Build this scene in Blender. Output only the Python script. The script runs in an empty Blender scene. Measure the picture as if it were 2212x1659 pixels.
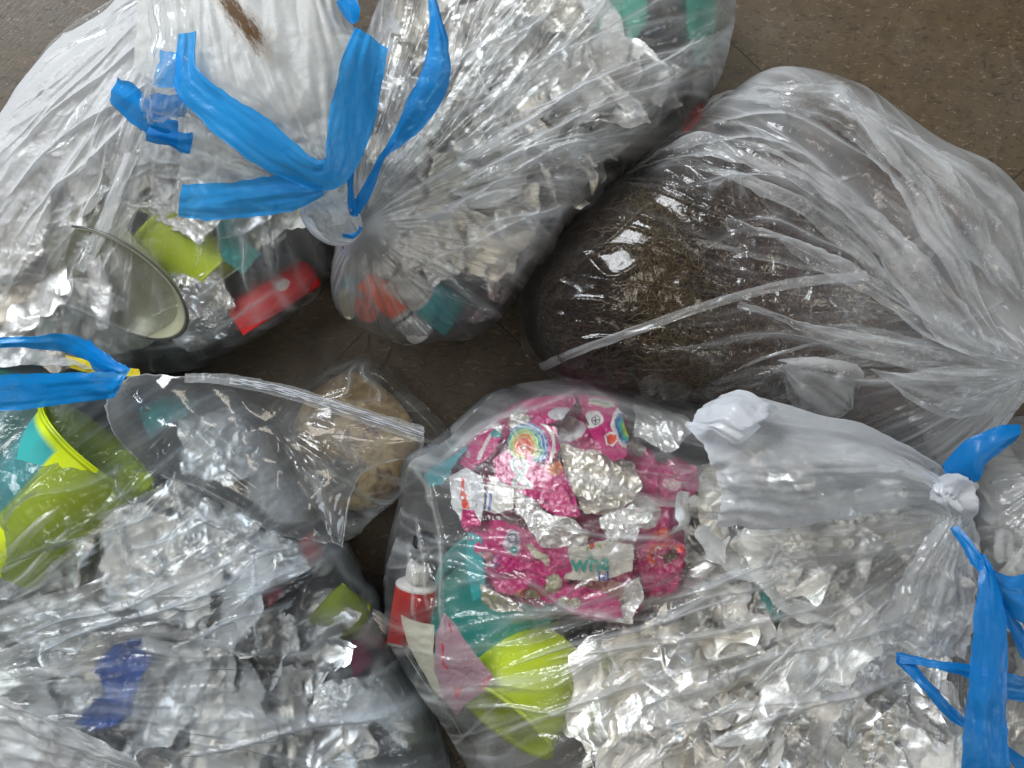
import bpy, math, random
import numpy as np
from mathutils import Vector, Matrix

S = bpy.context.scene
C = S.collection
PI = math.pi

# ------------------------------------------------------------------ camera
CAM_H = 0.92          # metres above the floor
FPX = 2372.0          # focal length in units of a 2212 px wide picture
cd = bpy.data.cameras.new('camera')
cam = bpy.data.objects.new('camera', cd); C.objects.link(cam)
cam.location = (0, 0, CAM_H); cam.rotation_euler = (0, 0, 0)
cd.sensor_width = 36.0; cd.lens = 36.0 * FPX / 2212.0
cd.clip_start = 0.01; cd.clip_end = 60
S.camera = cam

# ------------------------------------------------------------------ room light
w = bpy.data.worlds.new('World'); S.world = w; w.use_nodes = True
bg = w.node_tree.nodes['Background']
bg.inputs[0].default_value = (0.72, 0.78, 0.86, 1); bg.inputs[1].default_value = 0.08

def area(name, loc, target, sx, sy, power, col):
    l = bpy.data.lights.new(name, 'AREA'); l.shape = 'RECTANGLE'; l.size = sx; l.size_y = sy
    l.energy = power; l.color = col
    o = bpy.data.objects.new(name, l); C.objects.link(o); o.location = loc
    d = Vector(target) - Vector(loc)
    o.rotation_euler = d.to_track_quat('-Z', 'Y').to_euler()
    return o
area('window_light', (-1.9, 2.1, 1.9), (0, 0, 0), 1.5, 1.3, 138, (0.94, 0.97, 1.0))
area('window_light', (2.6, -0.8, 1.5), (0, 0, 0), 0.9, 1.1, 20, (0.80, 0.90, 1.0))
for lx, ly in ((-0.75, 0.5), (0.8, 1.15), (0.95, -1.0), (-1.0, -1.3)):
    area('ceiling_lamp', (lx, ly, 2.5), (lx, ly, 0), 0.3, 1.2, 9.0, (1.0, 0.90, 0.76))

S.view_settings.view_transform = 'Standard'
S.view_settings.look = 'None'
S.view_settings.gamma = 1.0
S.view_settings.use_curve_mapping = False
S.view_settings.exposure = -0.08
cy = S.cycles
cy.use_denoising = True
cy.use_adaptive_sampling = True; cy.adaptive_threshold = 0.04; cy.adaptive_min_samples = 16
cy.max_bounces = 7; cy.diffuse_bounces = 3; cy.glossy_bounces = 4
cy.transmission_bounces = 5; cy.transparent_max_bounces = 16
cy.sample_clamp_indirect = 6.0
cy.caustics_reflective = False; cy.caustics_refractive = False

# ------------------------------------------------------------------ numeric helpers
def W(px, py, z):
    k = (CAM_H - z) / FPX
    return np.array([(px - 1106.0) * k, -(py - 829.5) * k, z])

def Wn(P):
    P = np.asarray(P, float); z = P[..., 2]; k = (CAM_H - z) / FPX
    return np.stack([(P[..., 0] - 1106.0) * k, -(P[..., 1] - 829.5) * k, z], -1)

_R = np.random.RandomState(7)
TAB = _R.rand(256, 256)

def _h(i, j, seed):
    return TAB[(i + seed * 37) % 256, (j + seed * 91) % 256]

def sn(x, y, scale, seed=0):
    """smooth value noise, -1..1"""
    x = x / scale + seed * 13.7; y = y / scale + seed * 5.3
    i = np.floor(x).astype(int); j = np.floor(y).astype(int)
    fx = x - i; fy = y - j
    fx = fx * fx * (3 - 2 * fx); fy = fy * fy * (3 - 2 * fy)
    a = _h(i, j, seed); b = _h(i + 1, j, seed); c = _h(i, j + 1, seed); d = _h(i + 1, j + 1, seed)
    return 2 * ((a * (1 - fx) + b * fx) * (1 - fy) + (c * (1 - fx) + d * fx) * fy) - 1

def facet(x, y, scale, seed=0, warp=0.45):
    """piecewise-planar noise (flat facets, sharp creases), -1..1"""
    wx = sn(x, y, scale * 1.7, seed + 3) * scale * warp; wy = sn(x, y, scale * 1.7, seed + 5) * scale * warp
    x = (x + wx) / scale + seed * 7.1; y = (y + wy) / scale + seed * 3.9
    s = (x + y) * 0.3660254; i = np.floor(x + s).astype(int); j = np.floor(y + s).astype(int)
    fx = x + s - i; fy = y + s - j
    up = fx > fy
    a = _h(i, j, seed); c = _h(i + 1, j + 1, seed)
    b = np.where(up, _h(i + 1, j, seed), _h(i, j + 1, seed))
    m = np.maximum(fx, fy); n = np.minimum(fx, fy)
    return 2 * (a * (1 - m) + b * (m - n) + c * n) - 1

def crum(x, y, scale, amp, seed=0, octv=3, fall=0.5):
    z = 0
    for o in range(octv):
        z = z + amp * (fall ** o) * facet(x, y, scale * (0.52 ** o), seed + o * 11)
    return z

def catmull(P, n, closed=False):
    """P (k,d) -> n points along a Catmull-Rom through them (uniform in parameter)"""
    P = np.asarray(P, float); k = len(P)
    if closed:
        t = np.linspace(0, k, n, endpoint=False)
        i = np.floor(t).astype(int); f = (t - i)[:, None]
        p0, p1, p2, p3 = P[(i - 1) % k], P[i % k], P[(i + 1) % k], P[(i + 2) % k]
    else:
        t = np.linspace(0, k - 1, n); i = np.minimum(np.floor(t).astype(int), k - 2); f = (t - i)[:, None]
        Q = np.vstack([2 * P[0] - P[1], P, 2 * P[-1] - P[-2]])
        p0, p1, p2, p3 = Q[i], Q[i + 1], Q[i + 2], Q[i + 3]
    return 0.5 * (2 * p1 + (p2 - p0) * f + (2 * p0 - 5 * p1 + 4 * p2 - p3) * f ** 2 + (3 * p1 - p0 - 3 * p2 + p3) * f ** 3)

# ------------------------------------------------------------------ mesh helpers
def grid_faces(nr, nc, wrap=False):
    r = np.arange(nr - 1)[:, None]; c = np.arange(nc if wrap else nc - 1)[None, :]
    a = r * nc + c; b = r * nc + (c + 1) % nc
    return np.stack([a, b, b + nc, a + nc], -1).reshape(-1, 4)

def mesh_np(name, V, F, smooth=True):
    V = np.asarray(V, np.float32).reshape(-1, 3); F = np.asarray(F, np.int32)
    me = bpy.data.meshes.new(name)
    me.vertices.add(len(V)); me.vertices.foreach_set('co', V.ravel())
    k = F.shape[1]
    me.loops.add(F.size); me.loops.foreach_set('vertex_index', F.ravel())
    me.polygons.add(len(F)); me.polygons.foreach_set('loop_start', np.arange(0, F.size, k, dtype=np.int32))
    me.polygons.foreach_set('use_smooth', np.full(len(F), smooth, bool))
    me.update(calc_edges=True); me.validate()
    return me

def link(name, me, mat=None, parent=None, loc=None):
    o = bpy.data.objects.new(name, me); C.objects.link(o)
    if mat is not None and me is not None: me.materials.append(mat)
    if parent is not None: o.parent = parent
    if loc is not None: o.location = loc
    return o

def tag(o, label, cat, group=None):
    o['label'] = label; o['category'] = cat
    if group: o['group'] = group
    return o

def thing(name, label, cat, group=None):
    return tag(link(name, None), label, cat, group)

def attr(me, name, vals):
    a = me.attributes.new(name, 'FLOAT', 'POINT'); a.data.foreach_set('value', np.asarray(vals, np.float32).ravel())

def colattr(me, name, cols):
    cols = np.asarray(cols, np.float32).reshape(-1, 3)
    a = me.attributes.new(name, 'FLOAT_COLOR', 'POINT')
    a.data.foreach_set('color', np.hstack([cols, np.ones((len(cols), 1), np.float32)]).ravel())

def normals(G):
    du = np.gradient(G, axis=0); dv = np.gradient(G, axis=1)
    n = np.cross(du, dv); n /= np.linalg.norm(n, axis=-1, keepdims=True) + 1e-12
    n[n[..., 2] < 0] *= -1
    return n

# ------------------------------------------------------------------ materials
class NT:
    def __init__(s, name):
        s.m = bpy.data.materials.new(name); s.m.use_nodes = True
        s.t = s.m.node_tree; s.t.nodes.clear()
        s.out = s.t.nodes.new('ShaderNodeOutputMaterial')
    def n(s, typ, **kw):
        nd = s.t.nodes.new(typ)
        for k, v in kw.items():
            if k.startswith('i_'):
                nd.inputs[k[2:].replace('_', ' ')].default_value = v
            else: setattr(nd, k, v)
        return nd
    def l(s, a, b): s.t.links.new(a, b)
    def math(s, op, a, b=None, clamp=False):
        nd = s.t.nodes.new('ShaderNodeMath'); nd.operation = op; nd.use_clamp = clamp
        for i, x in enumerate((a, b)):
            if x is None: continue
            if isinstance(x, (int, float)): nd.inputs[i].default_value = x
            else: s.l(x, nd.inputs[i])
        return nd.outputs[0]
    def mixc(s, f, a, b):
        nd = s.t.nodes.new('ShaderNodeMix'); nd.data_type = 'RGBA'
        for i, x in ((0, f), (6, a), (7, b)):
            if isinstance(x, (int, float)): nd.inputs[i].default_value = x
            elif isinstance(x, tuple): nd.inputs[i].default_value = (*x, 1) if len(x) == 3 else x
            else: s.l(x, nd.inputs[i])
        return nd.outputs[2]
    def mixs(s, f, a, b):
        nd = s.t.nodes.new('ShaderNodeMixShader')
        if isinstance(f, (int, float)): nd.inputs[0].default_value = f
        else: s.l(f, nd.inputs[0])
        s.l(a, nd.inputs[1]); s.l(b, nd.inputs[2]); return nd.outputs[0]
    def ramp(s, f, stops):
        nd = s.t.nodes.new('ShaderNodeValToRGB'); cr = nd.color_ramp
        while len(cr.elements) < len(stops): cr.elements.new(0.5)
        for e, (p, c) in zip(cr.elements, stops):
            e.position = p; e.color = (c, c, c, 1) if isinstance(c, (int, float)) else (*c, 1)
        s.l(f, nd.inputs[0]); return nd.outputs[0]
    def coords(s, scale=(1, 1, 1), rot=(0, 0, 0)):
        tc = s.n('ShaderNodeTexCoord'); mp = s.n('ShaderNodeMapping')
        mp.inputs['Scale'].default_value = scale; mp.inputs['Rotation'].default_value = rot
        s.l(tc.outputs['Object'], mp.inputs[0]); return mp.outputs[0]
    def noise(s, vec, scale, detail=3, rough=0.55, dist=0.0):
        nd = s.n('ShaderNodeTexNoise'); nd.inputs['Scale'].default_value = scale
        nd.inputs['Detail'].default_value = detail; nd.inputs['Roughness'].default_value = rough
        nd.inputs['Distortion'].default_value = dist
        s.l(vec, nd.inputs['Vector']); return nd.outputs[0]
    def voro(s, vec, scale, feature='F1', rnd=1.0):
        nd = s.n('ShaderNodeTexVoronoi'); nd.feature = feature; nd.inputs['Scale'].default_value = scale
        nd.inputs['Randomness'].default_value = rnd
        s.l(vec, nd.inputs['Vector']); return nd
    def bump(s, h, strength, dist=0.001, normal=None):
        nd = s.n('ShaderNodeBump'); nd.inputs['Strength'].default_value = strength
        nd.inputs['Distance'].default_value = dist; s.l(h, nd.inputs['Height'])
        if normal is not None: s.l(normal, nd.inputs['Normal'])
        return nd.outputs[0]

def film_mat(name, haze=0.12, tint=(0.97, 0.98, 0.98), milk=(0.80, 0.83, 0.86), rough=0.16, gloss=1.0, bump=0.35, bscale=260, blur=0.0):
    t = NT(name); vec = t.coords()
    n1 = t.noise(vec, bscale, 2, 0.6, 0.6)
    nrm = t.bump(n1, bump, 0.0018)
    lw = t.n('ShaderNodeLayerWeight'); lw.inputs[0].default_value = 0.5; t.l(nrm, lw.inputs['Normal'])
    f = lw.outputs['Facing']
    cosv = t.math('MAXIMUM', t.math('SUBTRACT', 1.0, f), 0.22)
    at = t.n('ShaderNodeAttribute'); at.attribute_name = 'haze'
    h0 = t.math('MAXIMUM', t.math('MINIMUM', t.math('ADD', at.outputs['Fac'], haze), 0.93), 0.004)
    alpha = t.math('SUBTRACT', 1.0, t.math('POWER', t.math('SUBTRACT', 1.0, h0), t.math('DIVIDE', 1.0, cosv)))
    tr = t.n('ShaderNodeBsdfTransparent'); tr.inputs[0].default_value = (*tint, 1)
    df = t.n('ShaderNodeBsdfDiffuse'); df.inputs[0].default_value = (*milk, 1); t.l(nrm, df.inputs['Normal'])
    tl = t.n('ShaderNodeBsdfTranslucent'); tl.inputs[0].default_value = (*milk, 1)
    mk = t.mixs(0.42, df.outputs[0], tl.outputs[0])
    if blur:
        rf = t.n('ShaderNodeBsdfRefraction'); rf.inputs['Roughness'].default_value = 0.38; rf.inputs['IOR'].default_value = 1.18
        rf.inputs[0].default_value = (*tint, 1)
        clear = t.mixs(blur, tr.outputs[0], rf.outputs[0])
    else: clear = tr.outputs[0]
    body = t.mixs(alpha, clear, mk)
    gl = t.n('ShaderNodeBsdfGlossy'); gl.inputs['Roughness'].default_value = rough; t.l(nrm, gl.inputs['Normal'])
    gl.inputs[0].default_value = (1, 1, 1, 1)
    fr = t.math('ADD', 0.042 * gloss, t.math('MULTIPLY', t.math('POWER', f, 4.0), 0.5 * gloss))
    t.l(t.mixs(fr, body, gl.outputs[0]), t.out.inputs[0])
    return t.m

def foil_mat(name, col=(0.88, 0.875, 0.86), rough=0.32, dirt=0.2, bscale=160, metal=0.92):
    t = NT(name); vec = t.coords()
    v = t.voro(vec, bscale, 'DISTANCE_TO_EDGE').outputs[0]
    n1 = t.noise(vec, bscale * 2.2, 3, 0.6, 1.0)
    nrm = t.bump(t.math('ADD', t.math('MULTIPLY', t.math('MINIMUM', v, 0.2), 1.5), n1), 0.18, 0.0015)
    d = t.ramp(t.noise(vec, 38, 4, 0.6, 0.5), [(0.42, 0.0), (0.75, 1.0)])
    c = t.mixc(t.math('MULTIPLY', d, dirt), col, (0.30, 0.27, 0.23))
    p = t.n('ShaderNodeBsdfPrincipled'); t.l(c, p.inputs['Base Color'])
    p.inputs['Metallic'].default_value = metal; t.l(nrm, p.inputs['Normal'])
    rr = t.math('ADD', rough, t.math('MULTIPLY', d, 0.2)); t.l(rr, p.inputs['Roughness'])
    t.l(p.outputs[0], t.out.inputs[0]); return t.m

def plastic(name, col, rough=0.35, trans=0.0, vcol=False, var=0.12, spec=0.5, bump=0.08, bscale=90, metallic=0.0):
    t = NT(name); vec = t.coords()
    p = t.n('ShaderNodeBsdfPrincipled')
    n = t.noise(vec, 25, 5, 0.6)
    if vcol:
        a = t.n('ShaderNodeAttribute'); a.attribute_name = 'col'; base = a.outputs['Color']
    else: base = (*col, 1)
    hs = t.n('ShaderNodeHueSaturation')
    if vcol: t.l(base, hs.inputs['Color'])
    else: hs.inputs['Color'].default_value = base
    t.l(t.math('ADD', 1.0 - var, t.math('MULTIPLY', n, 2 * var)), hs.inputs['Value'])
    t.l(hs.outputs[0], p.inputs['Base Color'])
    p.inputs['Roughness'].default_value = rough; p.inputs['Specular IOR Level'].default_value = spec
    p.inputs['Metallic'].default_value = metallic
    t.l(t.bump(t.noise(vec, bscale, 4, 0.6, 0.6), bump, 0.002), p.inputs['Normal'])
    sh = p.outputs[0]
    if trans > 0:
        tl = t.n('ShaderNodeBsdfTranslucent'); t.l(hs.outputs[0], tl.inputs[0])
        sh = t.mixs(trans, sh, tl.outputs[0])
    t.l(sh, t.out.inputs[0]); return t.m

def ribbon_mat(name, col=(0.002, 0.28, 0.80), thin=0.16):
    t = NT(name); vec = t.coords()
    nrm = t.bump(t.noise(vec, 160, 4, 0.6, 1.4), 0.3, 0.0016)
    n = t.noise(vec, 22, 3)
    hs = t.n('ShaderNodeHueSaturation'); hs.inputs['Color'].default_value = (*col, 1)
    t.l(t.math('ADD', 0.85, t.math('MULTIPLY', n, 0.35)), hs.inputs['Value'])
    p = t.n('ShaderNodeBsdfPrincipled'); t.l(hs.outputs[0], p.inputs['Base Color']); p.inputs['Roughness'].default_value = 0.30
    t.l(nrm, p.inputs['Normal'])
    tl = t.n('ShaderNodeBsdfTranslucent'); t.l(hs.outputs[0], tl.inputs[0])
    tr = t.n('ShaderNodeBsdfTransparent'); tr.inputs[0].default_value = (0.25, 0.65, 1, 1)
    s = t.mixs(0.30, p.outputs[0], tl.outputs[0])
    t.l(t.mixs(thin, s, tr.outputs[0]), t.out.inputs[0]); return t.m

M = {}
M['film'] = film_mat('clear_bag_film', 0.012, blur=0.25)
M['film_c'] = film_mat('cloudy_bag_film', 0.018, blur=0.48, gloss=0.85, milk=(0.70, 0.79, 0.88), tint=(.90, .94, .97))
M['film_b'] = film_mat('clear_bag_film', 0.010, blur=0.30, gloss=1.0)
M['film_a'] = film_mat('hazy_bag_film', 0.012, blur=0.25, rough=0.32, gloss=0.4)
M['film_g'] = film_mat('clear_bag_film', 0.010, blur=0.15, gloss=0.9)
M['mouth'] = film_mat('satin_milky_film', 0.42, rough=0.40, gloss=0.4, bump=0.25, milk=(0.80, 0.82, 0.80))
M['fold'] = film_mat('folded_film', 0.07)
M['milky'] = film_mat('milky_film', 0.50, rough=0.24, bump=0.25)
M['tail'] = film_mat('white_tied_film', 0.80, milk=(0.82, 0.87, 0.93), rough=0.25, bump=0.2)
M['dark_film'] = film_mat('clear_glossy_film', 0.006, rough=0.14, gloss=0.75, bump=0.12)
M['zip'] = film_mat('thick_clear_film', 0.06, rough=0.10, gloss=1.1, bump=0.10, bscale=120)
M['heap'] = foil_mat('shaded_heap_aluminium', (0.17, 0.18, 0.195), 0.40, 0.5, metal=.65)  # foil colour darkened to paint shade into the gaps between scraps
M['foil'] = foil_mat('crumpled_aluminium')
M['foil_matt'] = foil_mat('matt_aluminium', (0.90, 0.90, 0.89), 0.42, 0.08, metal=.75)
M['foil_white'] = foil_mat('white_backed_aluminium', (0.80, 0.80, 0.79), 0.6, 0.1, metal=.15)
M['foil_warm'] = foil_mat('stained_aluminium', (0.82, 0.79, 0.72), 0.45, 0.4)
M['blue'] = ribbon_mat('blue_drawstring_film')
M['strap'] = ribbon_mat('shaded_blue_strap_film', (0.002, 0.20, 0.60), 0.12)  # darker blue for the thick tape, with its shade painted into the colour
M['hem'] = ribbon_mat('blue_hem_film', (0.02, 0.36, 0.90), 0.32)
# ------------------------------------------------------------------ floor
def floor_mat():
    t = NT('speckled_vinyl_tile')
    tc = t.n('ShaderNodeTexCoord')
    mp0 = t.n('ShaderNodeMapping'); mp0.vector_type = 'TEXTURE'
    mp0.inputs['Rotation'].default_value = (0, 0, math.radians(-38)); t.l(tc.outputs['Object'], mp0.inputs[0])
    base = t.noise(mp0.outputs[0], 60, 6, 0.6)
    big = t.noise(mp0.outputs[0], 5, 3, 0.5)
    c = t.mixc(t.ramp(base, [(0.3, 0.0), (0.7, 1.0)]), (0.056, 0.037, 0.017), (0.098, 0.068, 0.034))
    grey = t.ramp(big, [(0.40, 0.0), (0.66, 0.6)])
    c = t.mixc(grey, c, (0.105, 0.092, 0.074))
    def chips(sc, stretch, lo, seed, dirn):
        mp = t.n('ShaderNodeMapping'); mp.inputs['Rotation'].default_value = (0, 0, math.radians(dirn))
        mp.inputs['Scale'].default_value = (stretch, 1, 1); mp.inputs['Location'].default_value = (seed, seed * 0.7, 0)
        t.l(tc.outputs['Object'], mp.inputs[0])
        dn = t.n('ShaderNodeTexNoise'); dn.inputs['Scale'].default_value = 150; t.l(mp.outputs[0], dn.inputs['Vector'])
        va = t.n('ShaderNodeVectorMath'); va.operation = 'SCALE'; va.inputs['Scale'].default_value = 0.010
        t.l(dn.outputs['Color'], va.inputs[0])
        vb = t.n('ShaderNodeVectorMath'); vb.operation = 'ADD'; t.l(mp.outputs[0], vb.inputs[0]); t.l(va.outputs[0], vb.inputs[1])
        return t.ramp(t.noise(vb.outputs[0], sc, 2, 0.5, 0.2), [(lo, 0.0), (lo + 0.035, 1.0)])
    c = t.mixc(t.math('MULTIPLY', chips(330, 0.42, 0.60, 3.1, 38), 0.62), c, (0.026, 0.018, 0.012))
    c = t.mixc(t.math('MULTIPLY', chips(360, 0.40, 0.64, 9.7, 36), 0.55), c, (0.23, 0.18, 0.13))
    c = t.mixc(t.math('MULTIPLY', chips(170, 0.5, 0.62, 5.2, 44), 0.45), c, (0.045, 0.032, 0.022))
    # tile joints, 305 mm pitch, diagonal
    mp = t.n('ShaderNodeMapping'); mp.vector_type = 'POINT'
    mp.inputs['Rotation'].default_value = (0, 0, math.radians(JA)); t.l(tc.outputs['Object'], mp.inputs[0])
    sx = t.n('ShaderNodeSeparateXYZ'); t.l(mp.outputs[0], sx.inputs[0])
    jt = None
    for k, off in ((0, JO), (1, JO2)):
        d = t.math('PINGPONG', t.math('SUBTRACT', sx.outputs[k], off), 0.1525)
        j = t.math('LESS_THAN', d, 0.0007)
        jt = j if jt is None else t.math('MAXIMUM', jt, j)
    c = t.mixc(t.math('MULTIPLY', jt, 0.85), c, (0.012, 0.010, 0.008))
    scf = t.ramp(t.noise(mp.outputs[0], 26, 6, 0.75, 1.5), [(0.56, 0.0), (0.70, 1.0)]); c = t.mixc(t.math('MULTIPLY', scf, 0.35), c, (0.17, 0.145, 0.115))
    grit = t.ramp(t.noise(mp.outputs[0], 520, 1, 0.5), [(0.755, 0.0), (0.77, 1.0)]); c = t.mixc(grit, c, (0.34, 0.31, 0.27))
    # scuffed, lighter patch where the wax is worn
    sc_ = t.noise(mp.outputs[0], 9, 2, 0.5)
    p = t.n('ShaderNodeBsdfPrincipled'); t.l(c, p.inputs['Base Color'])
    t.l(t.math('ADD', 0.30, t.math('MULTIPLY', sc_, 0.25)), p.inputs['Roughness'])
    mpw = t.n('ShaderNodeMapping'); mpw.inputs['Scale'].default_value = (1, 0.25, 1); t.l(mp.outputs[0], mpw.inputs[0])
    hh = t.math('ADD', t.noise(mpw.outputs[0], 400, 3, 0.7), t.math('MULTIPLY', base, 0.7))
    t.l(t.bump(t.math('SUBTRACT', hh, t.math('MULTIPLY', jt, 3)), 0.35, 0.0006), p.inputs['Normal'])
    t.l(p.outputs[0], t.out.inputs[0]); return t.m
# joint line runs through (699,807) and (792,710)
_a = W(699, 807, 0); _b = W(792, 710, 0); _d = (_b - _a)[:2]; _d /= np.linalg.norm(_d)
_nrm = np.array([_d[1], -_d[0]])
JA = -math.degrees(math.atan2(_nrm[1], _nrm[0])); JO = float(_nrm @ _a[:2])
JO2 = float(np.array([-_nrm[1], _nrm[0]]) @ W(348, 0, 0)[:2])
fl = mesh_np('floor', [(-4, -4, 0), (4, -4, 0), (4, 4, 0), (-4, 4, 0)], [(0, 1, 2, 3)], False)
o = link('floor', fl, floor_mat()); o['kind'] = 'structure'
# dark scratches worn into the tile by the middle gap
_rg = np.random.RandomState(12); _v = []; _f = []
for k in range(20):
    cx_, cy_ = _rg.uniform(745, 920), _rg.uniform(705, 860); an = _rg.choice([.62, 2.0, 1.75]) + _rg.normal(0, .12); ln = _rg.uniform(8, 45); wd_ = _rg.uniform(.25, .6)
    dx_, dy_ = math.cos(an) * ln, math.sin(an) * ln; b_ = len(_v)
    _v += [W(cx_ - dx_, cy_ - dy_, .0004), W(cx_ - dy_ / ln * wd_, cy_ + dx_ / ln * wd_, .0004), W(cx_ + dx_, cy_ + dy_, .0004), W(cx_ + dy_ / ln * wd_, cy_ - dx_ / ln * wd_, .0004)]
    for q_ in range(4): _v[b_ + q_][2] += k * 2e-6
    _f.append((b_, b_ + 1, b_ + 2, b_ + 3))
_sm = NT('dark_scratch'); _p = _sm.n('ShaderNodeBsdfDiffuse'); _p.inputs[0].default_value = (.045, .036, .026, 1); _sm.l(_p.outputs[0], _sm.out.inputs[0])
o = link('floor_scratches', mesh_np('floor_scratches', _v, _f, False), _sm.m); o['kind'] = 'structure'

# ------------------------------------------------------------------ builders
def sheet(name, rows, mat, parent=None, res=0.0016, crease=0.0012, cscale=0.018, seed=1, haze=None, octv=3, edge=True, pleat=0.0, pscale=0.006, smoothu=True):
    """film spanned through rows of (px,py,z) control points"""
    R = np.array([Wn(r) for r in rows]); nr, nc = R.shape[:2]
    Lu = np.linalg.norm(np.diff(R, axis=0), axis=2).sum(0).max(); Lv = np.linalg.norm(np.diff(R, axis=1), axis=2).sum(1).max()
    nu = int(np.clip(Lu / res, 4, 260)); nv = int(np.clip(Lv / res, 4, 260))
    A = np.array([catmull(R[i], nv) for i in range(nr)])
    G = np.stack([catmull(A[:, j], nu) for j in range(nv)], 1)
    U, V = np.meshgrid(np.linspace(0, Lu, nu), np.linspace(0, Lv, nv), indexing='ij')
    n = normals(G)
    d = crum(U, V, cscale, crease, seed, octv)
    if pleat: d = d + pleat * (facet(U * 0.08, V, pscale, seed + 4) + 0.5 * facet(U * 0.12, V, pscale * 0.45, seed + 9))
    for sl in ((0, slice(None)), (-1, slice(None)), (slice(None), 0), (slice(None), -1)):
        q_ = U[sl] + V[sl]; j_ = 0.0011 * facet(q_, q_ * .6, .011, seed + 81) + .0005 * facet(q_, q_ * .6, .004, seed + 82)
        if edge: G[sl] += np.stack([j_, -j_ * .8, 0 * j_], -1)
    e = crum(U, V, cscale * 0.7, crease * 0.8, seed + 50, 2)[..., None]
    G = G + n * d[..., None] + np.stack([n[..., 1], -n[..., 0], 0 * n[..., 0]], -1) * 0 + e * np.array([0.5, 0.7, 0.2])
    me = mesh_np(name, G, grid_faces(nu, nv))
    hz = np.zeros((nu, nv)) if haze is None else haze(U / Lu, V / Lv)
    attr(me, 'haze', hz)
    return link(name, me, mat, parent)

def ribbon(name, pairs, mat, parent=None, seed=1, curl=0.0010, crease=0.0009, haze=0.0, nv=14, res=0.002, cscale=0.016, taper=0.0):
    """strip given by pairs (xa,ya,za, xb,yb,zb) of its two edges"""
    P = np.array(pairs, float)
    A = Wn(P[:, :3]); B = Wn(P[:, 3:])
    L = np.linalg.norm(np.diff((A + B) / 2, axis=0), axis=1).sum()
    nu = int(np.clip(L / res, 8, 400))
    A = catmull(A, nu); B = catmull(B, nu)
    if taper:
        u_ = np.linspace(0, 1, nu)[:, None]; w_ = np.clip(np.minimum(u_, (1 - u_) * 2) / taper, 0, 1) ** .6 * .96 + .04; mid = (A + B) / 2
        A = mid + (A - mid) * w_; B = mid + (B - mid) * w_
    v = np.linspace(0, 1, nv)[None, :, None]
    G = A[:, None] * (1 - v) + B[:, None] * v
    wd = np.linalg.norm(A - B, axis=1).mean()
    U, V = np.meshgrid(np.linspace(0, L, nu), np.linspace(0, wd, nv), indexing='ij')
    n = normals(G)
    d = crum(U * 0.7, V, cscale, crease, seed, 3) + 0.45 * curl * np.sin(V / wd * PI) * (1 + 0.6 * sn(U, V, 0.03, seed)) + crease * 1.2 * facet(U * 0.12 + V * .3, V, wd * .45, seed + 2) + 0.5 * crease * facet(U * 0.1, V, 0.004, seed + 4)
    G = G + n * d[..., None]
    G[:, 0] += (facet(U[:, 0], U[:, 0], 0.008, seed + 7) * 0.0006)[:, None]
    G[:, -1] += (facet(U[:, 0], U[:, 0] * 0.7, 0.009, seed + 8) * 0.0006)[:, None]
    me = mesh_np(name, G, grid_faces(nu, nv)); hz_ = np.full((nu, nv), haze)
    if taper: hz_ = hz_ + (0.30 * facet(U * .12, V, .007, seed + 31) + .15 * facet(U * .1, V, .003, seed + 33)) - .3 * (1 - np.clip(np.minimum(U / L, 1 - U / L) / .16, 0, 1))
    attr(me, 'haze', hz_)
    return link(name, me, mat, parent)

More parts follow.
